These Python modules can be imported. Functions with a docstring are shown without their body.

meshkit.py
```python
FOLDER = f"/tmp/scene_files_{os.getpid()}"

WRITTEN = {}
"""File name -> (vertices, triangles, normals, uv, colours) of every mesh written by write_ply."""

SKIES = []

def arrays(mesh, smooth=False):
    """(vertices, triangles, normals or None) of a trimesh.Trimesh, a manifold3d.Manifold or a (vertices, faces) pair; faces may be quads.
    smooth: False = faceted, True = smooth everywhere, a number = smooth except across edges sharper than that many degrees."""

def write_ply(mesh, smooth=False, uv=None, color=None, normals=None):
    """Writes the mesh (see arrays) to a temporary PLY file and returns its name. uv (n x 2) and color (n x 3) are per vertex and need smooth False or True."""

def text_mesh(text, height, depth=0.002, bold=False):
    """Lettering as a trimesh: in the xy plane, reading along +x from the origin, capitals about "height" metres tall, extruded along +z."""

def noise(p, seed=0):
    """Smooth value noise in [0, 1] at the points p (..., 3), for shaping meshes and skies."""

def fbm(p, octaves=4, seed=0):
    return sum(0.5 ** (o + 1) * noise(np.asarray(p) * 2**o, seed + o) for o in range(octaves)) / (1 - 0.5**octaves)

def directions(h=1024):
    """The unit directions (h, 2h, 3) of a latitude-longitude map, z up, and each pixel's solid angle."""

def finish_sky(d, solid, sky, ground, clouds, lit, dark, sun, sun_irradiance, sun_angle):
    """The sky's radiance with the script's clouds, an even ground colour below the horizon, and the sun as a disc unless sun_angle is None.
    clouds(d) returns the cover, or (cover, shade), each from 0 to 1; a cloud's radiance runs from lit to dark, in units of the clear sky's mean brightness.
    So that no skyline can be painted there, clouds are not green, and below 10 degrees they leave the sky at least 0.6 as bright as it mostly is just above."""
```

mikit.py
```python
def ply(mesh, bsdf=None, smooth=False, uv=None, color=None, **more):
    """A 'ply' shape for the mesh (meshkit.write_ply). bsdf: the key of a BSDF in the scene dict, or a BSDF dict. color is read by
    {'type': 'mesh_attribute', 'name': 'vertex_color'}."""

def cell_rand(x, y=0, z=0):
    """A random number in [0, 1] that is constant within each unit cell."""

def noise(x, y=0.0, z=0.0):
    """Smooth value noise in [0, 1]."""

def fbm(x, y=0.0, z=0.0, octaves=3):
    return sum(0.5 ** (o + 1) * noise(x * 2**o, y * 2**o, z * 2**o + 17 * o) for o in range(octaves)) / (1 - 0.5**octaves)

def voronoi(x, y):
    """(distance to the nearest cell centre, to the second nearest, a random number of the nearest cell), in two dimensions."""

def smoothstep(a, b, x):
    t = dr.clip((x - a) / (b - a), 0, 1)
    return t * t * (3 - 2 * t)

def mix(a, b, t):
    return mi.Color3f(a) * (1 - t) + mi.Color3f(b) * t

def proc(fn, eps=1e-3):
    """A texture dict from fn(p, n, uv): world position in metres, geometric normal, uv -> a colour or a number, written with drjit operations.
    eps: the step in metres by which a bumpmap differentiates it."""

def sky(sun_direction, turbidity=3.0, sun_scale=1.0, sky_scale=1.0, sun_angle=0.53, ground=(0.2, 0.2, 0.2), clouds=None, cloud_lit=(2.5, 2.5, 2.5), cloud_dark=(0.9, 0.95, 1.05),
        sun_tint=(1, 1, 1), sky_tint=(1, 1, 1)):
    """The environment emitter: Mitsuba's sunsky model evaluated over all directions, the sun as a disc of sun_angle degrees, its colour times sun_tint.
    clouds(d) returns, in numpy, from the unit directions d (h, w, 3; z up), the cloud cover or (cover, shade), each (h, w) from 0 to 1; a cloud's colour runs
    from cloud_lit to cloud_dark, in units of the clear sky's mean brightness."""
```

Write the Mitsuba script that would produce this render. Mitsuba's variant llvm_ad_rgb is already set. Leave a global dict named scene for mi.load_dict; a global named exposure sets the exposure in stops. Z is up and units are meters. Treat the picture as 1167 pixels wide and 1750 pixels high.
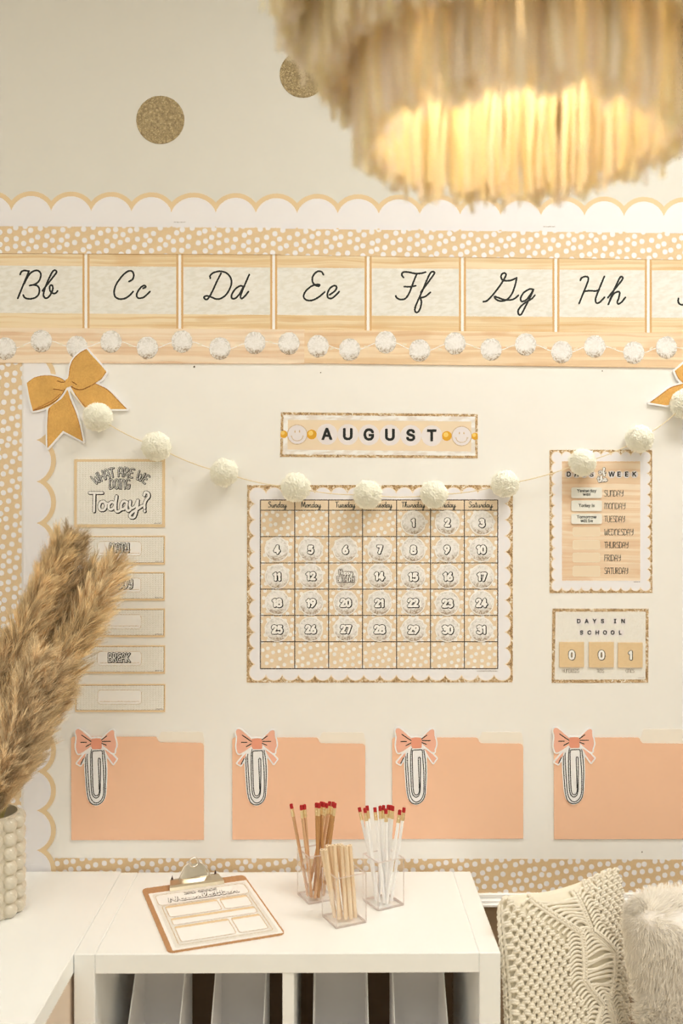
import math, random
import numpy as np, trimesh, manifold3d, drjit as dr, mitsuba as mi
import mikit, meshkit
from shapely.geometry import Polygon, LineString, Point, box as sbox, MultiPolygon
from shapely.ops import unary_union
from shapely import affinity

random.seed(7); np.random.seed(7)
T = mi.ScalarTransform4f

# ------------------------------------------------------------------ camera
FPX, CAMD, CAMZ = 1653.0, 2.165, 1.59
CAM = np.array([0.0, -CAMD, CAMZ])
YAW, PITCH = math.atan(13.5 / FPX), math.atan(15.0 / FPX)
FWD = np.array([math.sin(YAW) * math.cos(PITCH), math.cos(YAW) * math.cos(PITCH), -math.sin(PITCH)])
RGT = np.array([math.cos(YAW), -math.sin(YAW), 0.0]); UPV = np.cross(RGT, FWD)
scene, labels = {}, {}
scene['camera'] = {'type': 'thinlens', 'fov': math.degrees(2 * math.atan(583.5 / FPX)), 'fov_axis': 'x',
                   'aperture_radius': 0.0062, 'focus_distance': 2.12, 'near_clip': 0.05, 'far_clip': 50.0,
                   'to_world': T().look_at(origin=CAM.tolist(), target=(CAM + FWD).tolist(), up=[0, 0, 1])}
exposure = -0.36
LIGHT = (1.0, 0.955, 0.862)                  # warm white of the ceiling panels
# ceiling panels (all after the first are added, unseen fill): x, y, half size x, half size y, radiance
PANELS = [(0.95, -1.05, 0.50, 0.25, 20.0), (-1.3, -1.3, 0.60, 0.30, 3.5), (0.9, -3.1, 0.60, 0.60, 6.4), (-1.0, -3.1, 0.60, 0.60, 6.4)]
CEIL = 3.05

def ray(px, py):
    d = FWD + (px - 583.5) / FPX * RGT + (875.0 - py) / FPX * UPV
    return d
def on_wall(px, py, h=0.0):                 # point of the pixel on the plane h metres in front of the back wall
    d = ray(px, py); return CAM + d * ((-h + CAMD) / d[1])
def on_level(px, py, z):
    d = ray(px, py); return CAM + d * ((z - CAMZ) / d[2])
def at_depth(px, py, y):
    d = ray(px, py); return CAM + d * ((y + CAMD) / d[1])
def project(p):
    q = np.asarray(p) - CAM
    return 583.5 + FPX * (q @ RGT) / (q @ FWD), 875.0 - FPX * (q @ UPV) / (q @ FWD)
# a wall map: picture units -> metres along the wall (affine, fitted once at a given distance)
def wall_map(h):
    o, a, b = on_wall(583.5, 875, h), on_wall(683.5, 875, h), on_wall(583.5, 975, h)
    ux, uz = (a - o)[0] / 100, (b - o)[2] / 100
    c = [on_wall(x, y, h) for x, y in ((0, 0), (1167, 0), (0, 1750), (1167, 1750))]
    def f(px, py, dh=0.0):
        px, py = np.asarray(px, float), np.asarray(py, float)
        d = FWD[None] + ((px - 583.5) / FPX)[:, None] * RGT[None] + ((875.0 - py) / FPX)[:, None] * UPV[None]
        p = CAM[None] + d * ((-h + CAMD) / d[:, 1])[:, None]
        p[:, 1] -= dh
        return p
    return f

# ------------------------------------------------------------------ materials
def lin(c):
    c = np.asarray(c, float) / 255
    return np.where(c < 0.04045, c / 12.92, ((c + 0.055) / 1.055) ** 2.4)
WHITE = lin((243, 236, 222))
def alb(r, g, b, k=0.86):
    return np.clip(lin((r, g, b)) / WHITE * k, 0.005, 0.93).tolist()
def rgb(c): return {'type': 'rgb', 'value': list(map(float, c))}
def mat(name, color, rough=0.6, spec=0.3, **more):
    col = color if isinstance(color, dict) else rgb(color)
    scene['mat_' + name] = {'type': 'twosided', 'bsdf': {'type': 'principled', 'base_color': col, 'roughness': rough, 'specular': spec, **more}}
    return 'mat_' + name
C3 = mi.Color3f
def cst(c): return C3(*[float(v) for v in c])

mat('wall', alb(236, 229, 211, 0.80), 0.8, 0.2)
mat('board', alb(246, 239, 224, 0.86), 0.45, 0.35)
mat('wall_shade', alb(150, 124, 94), 0.7, 0.2)  # brown that paints the shade on the wall below the board
mat('ceiling', alb(244, 240, 230), 0.9, 0.1)
mat('floor', alb(205, 185, 155), 0.6)
mat('white_lacquer', alb(246, 242, 230, 0.87), 0.35, 0.4)
mat('cab_side', alb(222, 200, 174), 0.6, 0.2)
mat('tray', alb(248, 244, 238, 0.88), 0.3, 0.5)
mat('paper', alb(243, 236, 228, 0.86), 0.7, 0.2)
mat('paper_white', alb(249, 244, 238, 0.90), 0.6, 0.25)
mat('tan', alb(233, 204, 158), 0.7, 0.2)
mat('tan_light', alb(241, 217, 182), 0.7, 0.2)
mat('tan_pale', alb(241, 224, 192), 0.7, 0.2)
mat('tan_bar', alb(216, 175, 120), 0.7, 0.2)
mat('ink', (0.022, 0.026, 0.026), 0.6, 0.2)
mat('ink_soft', (0.075, 0.06, 0.05), 0.6, 0.2)
mat('ink_grey', (0.25, 0.21, 0.17), 0.6, 0.2)
mat('ink_brown', (0.32, 0.22, 0.12), 0.6, 0.2)
mat('line_tan', alb(205, 175, 130), 0.7, 0.2)
mat('bead', alb(236, 225, 216), 0.45, 0.4)
mat('gold_bead', alb(225, 165, 45), 0.35, 0.5)
mat('gold_light', alb(246, 206, 110), 0.35, 0.5)
mat('peach', alb(246, 196, 158), 0.75, 0.15)
mat('peach_dark', alb(238, 160, 128), 0.75, 0.15)
mat('peach_mid', alb(245, 184, 154), 0.75, 0.15)
mat('manila', alb(247, 234, 212), 0.75, 0.15)
mat('card_cream', alb(238, 232, 214), 0.7, 0.2)
mat('yarn', alb(244, 238, 216, 0.88), 0.95, 0.1, sheen=0.3)
mat('yarn', alb(247, 240, 216, 0.91), 0.95, 0.1, sheen=0.3)
mat('string', alb(236, 216, 175), 0.9, 0.1)
mat('metal', (0.62, 0.55, 0.42), 0.32, 0.5, metallic=1.0)
mat('chrome', (0.85, 0.80, 0.72), 0.10, 0.5, metallic=1.0)
mat('rubber', (0.05, 0.03, 0.03), 0.6)
mat('brass', (0.95, 0.80, 0.50), 0.32, 0.5, metallic=1.0)
mat('eraser', alb(178, 48, 45), 0.8, 0.2)
mat('pencil_brown', alb(188, 138, 84), 0.5, 0.3)
mat('pencil_tan', alb(212, 166, 120), 0.5, 0.3)
mat('pencil_white', alb(246, 240, 230, 0.88), 0.35, 0.4)
mat('pencil_bare', alb(240, 212, 172), 0.7, 0.2)
mat('graphite', (0.05, 0.05, 0.05), 0.5)
mat('vase', alb(212, 199, 172), 0.12, 0.6, clearcoat=0.5, clearcoat_gloss=0.9)
mat('grey_card', alb(232, 225, 212), 0.8, 0.2)
mat('grey_edge', alb(246, 242, 234), 0.8, 0.2)
mat('cotton', alb(240, 228, 202, 0.86), 0.95, 0.1, sheen=0.2)
mat('cotton_base', alb(240, 228, 200, 0.85), 0.95, 0.1)
mat('fur_base', alb(240, 230, 214, 0.87), 0.9, 0.1)
mat('fur', alb(240, 229, 208, 0.85), 0.95, 0.1)
mat('frame_wire', alb(220, 205, 175), 0.6, 0.3)
mat('screw', (0.1, 0.08, 0.06), 0.5)
mat('bow_white', alb(246, 240, 230), 0.6, 0.25)
mat('fold_dark', alb(150, 98, 48), 0.85, 0.1)
mat('fold_mid', alb(186, 126, 66), 0.85, 0.1)
scene['mat_acrylic'] = {'type': 'thindielectric', 'int_ior': 1.45, 'ext_ior': 1.0}
scene['mat_acrylic_edge'] = {'type': 'principledthin', 'base_color': rgb((.93, .88, .86)), 'roughness': 0.2, 'diff_trans': 1.0, 'spec_trans': 0.55, 'eta': 1.45}

def p_dots(cell, rad, seed, base, dot, ang):
    ca, sa = math.cos(ang), math.sin(ang)
    base, dot = [float(x) for x in base], [float(x) for x in dot]
    def fn(p, n, uv):
        x, y = (p.x * ca + p.z * sa) / cell, (p.z * ca - p.x * sa) / cell
        best = mi.Float(9)
        row = dr.floor(y)
        for a in (-1, 0, 1):
            for b in (-1, 0, 1):
                cy = row + b
                off = 0.5 * (cy - 2 * dr.floor(cy / 2))
                cx = dr.floor(x - off) + a
                qx = cx + off + 0.5 + 0.34 * (mikit.cell_rand(cx, cy, seed) - 0.5)
                qy = cy + 0.5 + 0.40 * (mikit.cell_rand(cx, cy, seed + 1) - 0.5)
                best = dr.minimum(best, dr.sqrt(dr.square(qx - x) + dr.square(qy - y)))
        t = 1 - mikit.smoothstep(rad / cell - 0.03, rad / cell + 0.03, best)
        k = 1 - 0.10 * mikit.noise(p.x * 900, p.z * 900)
        return mikit.mix(C3(*base) * k, C3(*dot), t)
    return mikit.proc(fn)
KRAFT = alb(234, 204, 160)
mat('dots', p_dots(0.0187, 0.0060, 3, KRAFT, alb(244, 238, 230), 0.35), 0.7, 0.2)
mat('dots_brown', p_dots(0.0187, 0.0060, 5, alb(222, 190, 144), alb(238, 231, 222), 0.2), 0.7, 0.2)
mat('dots_small', p_dots(0.0152, 0.0042, 9, alb(241, 215, 178), alb(248, 242, 228), 0.3), 0.7, 0.2)

def p_wood(seed, a, b, c, f=1.0):
    a, b, c = [[float(v) for v in q] for q in (a, b, c)]
    def fn(p, n, uv):
        x, z = p.x * f, p.z * f
        warp = 0.012 * mikit.fbm(x * 7, z * 9, seed)
        g = mikit.fbm(x * 3.0, (z + warp) * 170, seed + 1)
        g2 = mikit.noise(x * 9.0, (z + warp) * 800, seed + 2)
        kn = mikit.smoothstep(0.62, 0.8, mikit.noise(x * 11, z * 60, seed + 5))
        col = mikit.mix(C3(*a), C3(*b), mikit.smoothstep(0.3, 0.72, g))
        return mikit.mix(col, C3(*c), 0.28 * g2 * mikit.smoothstep(0.35, .7, g) + 0.35 * kn)
    return mikit.proc(fn)
mat('wood_pale', p_wood(3, alb(245, 221, 180), alb(232, 200, 150), alb(216, 174, 118)), 0.65, 0.2)
mat('wood', p_wood(11, alb(246, 219, 180), alb(236, 202, 158), alb(216, 172, 124)), 0.65, 0.2)
mat('wood_pink', p_wood(23, alb(247, 223, 190), alb(239, 208, 170), alb(220, 176, 134)), 0.65, 0.2)
mat('wood_edge', p_wood(31, alb(208, 168, 118), alb(188, 144, 96), alb(160, 116, 70)), 0.65, 0.2)

def f_felt(p, n, uv):
    a = mikit.fbm(p.x * 90 + p.z * 60, p.z * 210 - p.x * 50, 4.0, octaves=4)
    return mikit.mix(cst(alb(233, 226, 208)), cst(alb(242, 236, 220)), mikit.smoothstep(0.25, 0.7, a))
mat('felt', mikit.proc(f_felt), 0.8, 0.1)
def f_marble(p, n, uv):
    a = mikit.fbm(p.x * 50 + p.z * 30, p.z * 160 - p.x * 25, 14.0, octaves=3)
    return mikit.mix(cst(alb(234, 221, 203)), cst(alb(249, 243, 233)), mikit.smoothstep(0.3, 0.6, a))
mat('plush', mikit.proc(f_marble), 0.8, 0.1)
def p_glitter(dark, mid, lite, s):
    dark, mid, lite = [[float(v) for v in q] for q in (dark, mid, lite)]
    def fn(p, n, uv):
        x, z = p.x / s, p.z / s
        r = mikit.cell_rand(dr.floor(x + 0.4 * z), dr.floor(z), 7)
        r2 = mikit.noise(x * 0.45, z * 0.45, 3)
        t = 0.6 * r + 0.4 * r2
        col = mikit.mix(C3(*dark), C3(*mid), mikit.smoothstep(0.2, 0.55, t))
        return mikit.mix(col, C3(*lite), mikit.smoothstep(0.66, 0.85, t))
    return mikit.proc(fn)
mat('glitter', p_glitter(alb(138, 104, 66), alb(206, 172, 124), alb(253, 243, 222), 0.0019), 0.45, 0.4)
mat('glitter_dot', p_glitter(alb(128, 106, 70), alb(172, 148, 102), alb(216, 196, 152), 0.0013), 0.45, 0.4)
def p_knit(cw, chh, base, dark):
    base, dark = [[float(v) for v in q] for q in (base, dark)]
    def fn(p, n, uv):
        u = p.x / cw
        a = dr.abs(u - dr.floor(u) - 0.5) * 2
        v = p.z / chh + a * 0.8
        fv = dr.abs(v - dr.floor(v) - 0.5) * 2
        t = mikit.smoothstep(0.45, 0.85, fv) * mikit.smoothstep(0.05, 0.25, a)
        t = dr.maximum(t, 0.7 * (1 - mikit.smoothstep(0.0, 0.18, 1 - a)))
        return mikit.mix(C3(*base), C3(*dark), t * (0.75 + 0.25 * mikit.noise(p.x * 300, p.z * 300)))
    return mikit.proc(fn)
mat('knit', p_knit(0.0062, 0.0048, alb(249, 242, 225), alb(219, 209, 186)), 0.8, 0.1)
mat('knit_fine', p_knit(0.0036, 0.0034, alb(246, 239, 223), alb(222, 211, 190)), 0.8, 0.1)
def f_pom(p, n, uv):            # the pom-poms printed on paper: uv runs from -1 to 1 across each print
    r = dr.sqrt(uv.x * uv.x + uv.y * uv.y)
    q = mikit.noise(p.x * 420, p.z * 420, 5); q2 = mikit.fbm(p.x * 180, p.z * 180, 8.0)
    ring = mikit.smoothstep(.45, 1.0, r)
    col = mikit.mix(cst(alb(248, 241, 228)), cst(alb(214, 206, 190)), (0.3 + 0.7 * ring) * mikit.smoothstep(0.3, 0.75, 0.5 * q + 0.5 * q2))
    low = mikit.smoothstep(0.15, 0.95, -uv.y + 0.5 * (q2 - 0.5)) * mikit.smoothstep(0.2, 0.8, r)
    brown = mikit.mix(cst(alb(216, 204, 184)), cst(alb(158, 132, 102)), mikit.smoothstep(0.35, 0.75, q))
    return mikit.mix(col, brown, low * 0.9)
mat('pom_print', mikit.proc(f_pom), 0.75, 0.15)
def f_glow(p, n, uv):
    return mikit.mix(cst(alb(240, 208, 164)), cst(alb(253, 240, 212)), 1 - mikit.smoothstep(0.2, 1.0, dr.sqrt(uv.x * uv.x + uv.y * uv.y)))
mat('glow_print', mikit.proc(f_glow), 0.75, 0.15)
def f_burlap(p, n, uv):
    s = 0.0026
    u, v = (p.x * 0.92 + p.z * 0.4) / s, (p.z * 0.92 - p.x * 0.4) / s
    w = 0.5 + 0.25 * dr.sin(u * 6.283) + 0.25 * dr.sin(v * 6.283 + 3.14 * dr.floor(u))
    k = 0.6 * w + 0.4 * mikit.noise(p.x * 420, p.z * 420, 2)
    big = mikit.fbm(p.x * 28, p.z * 28, 8.0)
    col = mikit.mix(cst(alb(206, 150, 78)), cst(alb(244, 194, 112)), k)
    return col * (0.86 + 0.26 * big)
mat('burlap', mikit.proc(f_burlap), 0.85, 0.1)
def f_kraft(p, n, uv):
    return mikit.mix(cst(alb(226, 192, 142)), cst(alb(236, 206, 160)), mikit.noise(p.x * 260, p.z * 900, p.y * 260))
mat('kraft', mikit.proc(f_kraft), 0.75, 0.15)
def f_hardboard(p, n, uv):
    return mikit.mix(cst(alb(176, 126, 82)), cst(alb(202, 152, 104)), mikit.fbm(p.x * 380, p.y * 380, p.z * 380))
mat('hardboard', mikit.proc(f_hardboard), 0.55, 0.3)
mat('pampas', {'type': 'mesh_attribute', 'name': 'vertex_color'}, 0.85, 0.15)
scene['mat_raffia'] = {'type': 'principledthin', 'base_color': {'type': 'mesh_attribute', 'name': 'vertex_color'}, 'roughness': 0.75, 'diff_trans': 0.95, 'spec_trans': 0.0}
mat('stem', alb(188, 172, 108), 0.7, 0.2)

# ------------------------------------------------------------------ entries
def numbered(name):
    if name not in USED: USED.add(name); return name
    k = 1
    while f'{name}_{k:03d}' in USED: k += 1
    USED.add(f'{name}_{k:03d}'); return f'{name}_{k:03d}'
USED = set()
def thing(name, label, cat, group=None):
    key = numbered(name); labels[key] = {'label': label, 'category': cat}
    if group: labels[key]['group'] = group
    return key
def part(parent, name, mesh, m, smooth=False, kind=None, label=None, **more):
    key = numbered(parent + '__' + name)
    scene[key] = mesh if isinstance(mesh, dict) else mikit.ply(mesh, m if isinstance(m, dict) else 'mat_' + m, smooth, **more)
    d = {}
    if kind: d['kind'] = kind
    if label: d['label'] = label
    if d: labels[key] = d
    return key
def single(name, label, cat, mesh, m, smooth=False, group=None, kind=None, **more):
    key = thing(name, label, cat, group)
    if kind: labels[key]['kind'] = kind
    scene[key] = mikit.ply(mesh, 'mat_' + m, smooth, **more)
    return key
def struct(name, mesh, m, smooth=False):
    key = numbered(name); scene[key] = mikit.ply(mesh, 'mat_' + m, smooth); labels[key] = {'kind': 'structure', 'label': name.replace('_', ' ')}
    return key
cat_ = trimesh.util.concatenate
def box(x0, x1, y0, y1, z0, z1, bev=0.0):
    if bev <= 0:
        b = trimesh.creation.box(extents=(x1 - x0, y1 - y0, z1 - z0)); b.apply_translation(((x0 + x1) / 2, (y0 + y1) / 2, (z0 + z1) / 2)); return b
    pts = []
    for sx in (0, 1):
        for sy in (0, 1):
            for sz in (0, 1):
                X, Y, Z = (x1 if sx else x0), (y1 if sy else y0), (z1 if sz else z0)
                dx, dy, dz = (-bev if sx else bev), (-bev if sy else bev), (-bev if sz else bev)
                pts += [(X, Y + dy, Z + dz), (X + dx, Y, Z + dz), (X + dx, Y + dy, Z)]
    return trimesh.convex.convex_hull(np.array(pts))
def polys(g):
    if g.is_empty: return []
    return [q for q in getattr(g, 'geoms', [g]) if q.geom_type == 'Polygon' and q.area > 1e-9]
def tri2(g):
    vs, fs, n = [], [], 0
    for q in polys(g):
        v, f = trimesh.creation.triangulate_polygon(q, engine='earcut')
        vs.append(v); fs.append(f + n); n += len(v)
    return np.vstack(vs), np.vstack(fs)
def flip_ok(v, f, want):
    a = np.cross(v[f[:, 1]] - v[f[:, 0]], v[f[:, 2]] - v[f[:, 0]]).sum(0)
    return f if a @ want > 0 else f[:, ::-1]
def sheet(g, fmap, dh=0.0):                 # flat print
    v, f = tri2(g); p = fmap(v[:, 0], v[:, 1], dh)
    n = fmap([0.], [0.], 1.0)[0] - fmap([0.], [0.], 0.0)[0]
    return trimesh.Trimesh(p, flip_ok(p, f, n), process=False)
def slab(g, fmap, h0, h1):                  # paper or card with thickness
    out = []
    for q in polys(g):
        m = trimesh.creation.extrude_polygon(q, 1.0, engine='earcut')
        t = m.vertices[:, 2]
        m.vertices = fmap(m.vertices[:, 0], m.vertices[:, 1], h0 + (h1 - h0) * t)
        if m.volume < 0: m.invert()
        out.append(m)
    return cat_(out)
def curve(pts, n=7, closed=False):
    p = np.asarray(pts, float)
    if len(p) < 3: return p
    q = np.vstack([p[-1], p, p[0], p[1]]) if closed else np.vstack([2 * p[0] - p[1], p, 2 * p[-1] - p[-2]])
    out = []
    for i in range(1, len(q) - 2):
        t = np.linspace(0, 1, n, endpoint=False)[:, None]
        a, b, c, d = q[i - 1], q[i], q[i + 1], q[i + 2]
        out.append(0.5 * (2 * b + (c - a) * t + (2 * a - 5 * b + 4 * c - d) * t ** 2 + (3 * b - a - 3 * c + d) * t ** 3))
    if not closed: out.append(q[-2][None])
    return np.vstack(out)
def stroke(pts, r): return LineString(pts).buffer(r, quad_segs=4)
def rrect(x0, y0, x1, y1, r): return sbox(x0 + r, y0 + r, x1 - r, y1 - r).buffer(r, quad_segs=4)
def disc(x, y, r, n=12): return Point(x, y).buffer(r, quad_segs=n)
def quad(*c): return Polygon(c)
def tube(path, rad, sides=6, caps=True):
    p = np.asarray(path, float); r = np.broadcast_to(np.asarray(rad, float), (len(p),))
    t = np.gradient(p, axis=0); t /= np.linalg.norm(t, axis=1, keepdims=True) + 1e-12
    a = np.cross(t, np.where(np.abs(t[:, 2:]) < 0.9, [[0, 0, 1.0]], [[1.0, 0, 0]])); a /= np.linalg.norm(a, axis=1, keepdims=True) + 1e-12
    b = np.cross(t, a); th = np.arange(sides) * 2 * np.pi / sides
    v = (p[:, None] + r[:, None, None] * (np.cos(th)[None, :, None] * a[:, None] + np.sin(th)[None, :, None] * b[:, None])).reshape(-1, 3)
    i, j = np.meshgrid(np.arange(len(p) - 1), np.arange(sides), indexing='ij')
    q = np.stack([i * sides + j, i * sides + (j + 1) % sides, (i + 1) * sides + (j + 1) % sides, (i + 1) * sides + j], -1).reshape(-1, 4)
    f = np.vstack([q[:, [0, 1, 2]], q[:, [0, 2, 3]]])
    if caps:
        n = len(v); v = np.vstack([v, p[:1], p[-1:]]); k = np.arange(sides); e = (len(p) - 1) * sides
        f = np.vstack([f, np.stack([k * 0 + n, (k + 1) % sides, k], 1), np.stack([k * 0 + n + 1, e + k, e + (k + 1) % sides], 1)])
    return trimesh.Trimesh(v, f, process=False)
def ribbons(P, side, width):                # P (N,K,3), side (N,3), width (N,K)
    N, K, _ = P.shape
    s = side[:, None, :] * width[:, :, None] / 2
    v = np.stack([P - s, P + s], 2).reshape(-1, 3)
    n, k = np.meshgrid(np.arange(N), np.arange(K - 1), indexing='ij'); a = (n * K + k) * 2
    f = np.concatenate([np.stack([a, a + 1, a + 3], -1).reshape(-1, 3), np.stack([a, a + 3, a + 2], -1).reshape(-1, 3)])
    return v, f
def hairy(v, f, normals, m, color=None):     # thin hairs lit like the pelt they stand on
    path = meshkit.write_ply((v, f), False, None, color, normals=normals)
    return {'type': 'ply', 'filename': path, 'face_normals': False, 'bsdf': {'type': 'ref', 'id': 'mat_' + m}}
def unit(v): return v / (np.linalg.norm(v, axis=-1, keepdims=True) + 1e-12)

# ------------------------------------------------------------------ lettering: my own one-line alphabets (hundredths of the height)
def G(*s): return [(q[0], np.array([[float(a) for a in w.split(',')] for w in q[1:].split()])) for q in s]
CAPS = {
 'A': (58, G('c2,0 4,55 12,88 24,98 36,88 44,55 46,0', 's4,40 45,40')), 'B': (56, G('s4,0 4,100', 'c4,98 30,94 38,76 28,57 6,52', 'c6,52 38,46 46,22 32,4 4,0')),
 'C': (52, G('c42,88 26,99 8,80 3,50 8,18 26,1 43,14')), 'D': (58, G('s4,0 4,100', 'c4,100 34,92 48,60 42,20 22,3 4,0')),
 'E': (50, G('c40,96 20,100 6,82 10,60 30,54', 'c30,54 8,50 2,28 12,4 40,4')), 'F': (48, G('s4,0 4,98 42,96', 's4,54 34,54')),
 'G': (56, G('c44,90 28,100 10,84 3,48 10,14 28,1 44,12 46,40', 's28,42 48,42')), 'H': (56, G('s4,0 4,100', 's46,0 46,100', 's4,46 46,46')),
 'I': (18, G('s6,0 6,100')), 'K': (52, G('s4,0 4,100', 's42,98 8,48 44,0')), 'L': (44, G('s4,100 4,3 38,3')),
 'M': (74, G('c3,0 4,60 6,96 16,98 30,70 33,0', 'c33,50 42,92 54,98 62,80 64,0')), 'N': (56, G('c4,0 4,60 5,98', 'c4,70 18,96 34,96 44,76 46,0')),
 'O': (56, G('o25,99 8,82 3,50 8,17 25,1 42,17 47,50 42,82')), 'P': (52, G('s4,0 4,100', 'c4,98 32,94 42,74 30,52 6,48')),
 'R': (56, G('s4,0 4,100', 'c4,98 32,94 40,74 28,52 6,46', 's16,46 46,0')), 'S': (50, G('c42,92 26,101 8,90 6,68 22,54 38,40 42,18 28,1 4,8')),
 'T': (50, G('s0,97 46,97', 's23,97 23,0')), 'U': (56, G('c4,100 4,30 12,4 26,0 40,6 46,32 46,100')), 'W': (72, G('c3,100 6,40 14,2 26,20 32,70 38,20 50,2 58,40 62,100')),
 'Y': (54, G('c4,100 6,66 20,50 36,58 44,100', 'c44,100 44,40 38,10 20,0')), ' ': (34, []), '3': (52, G('c4,90 26,100 42,86 38,62 18,53', 'c18,53 44,44 46,16 26,0 2,10')),
}
DIG = {
 '0': (62, G('o30,98 10,84 4,50 10,16 30,2 50,16 56,50 50,84')), '1': (40, G('s6,78 26,95 26,4')), '2': (60, G('c6,74 14,93 32,98 50,88 50,66 30,36 6,5', 's6,5 56,5')),
 '3': (60, G('c8,86 28,98 50,88 48,66 24,54', 'c24,54 54,44 56,18 32,2 5,13')), '4': (66, G('s42,2 42,98 4,30 62,30')), '5': (62, G('s52,95 14,95 10,56', 'c10,56 34,62 56,48 56,20 34,2 6,11')),
 '6': (62, G('c44,97 22,72 6,40 10,12 32,2 54,14 54,42 34,55 10,42')), '7': (58, G('s4,95 54,95 22,3')), '8': (62, G('o30,54 8,66 8,88 30,98 52,88 52,66', 'o30,54 4,42 4,12 30,2 56,12 56,42')),
 '9': (62, G('c16,3 38,28 54,60 50,88 28,98 6,86 6,58 26,45 50,58')),
}
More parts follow.
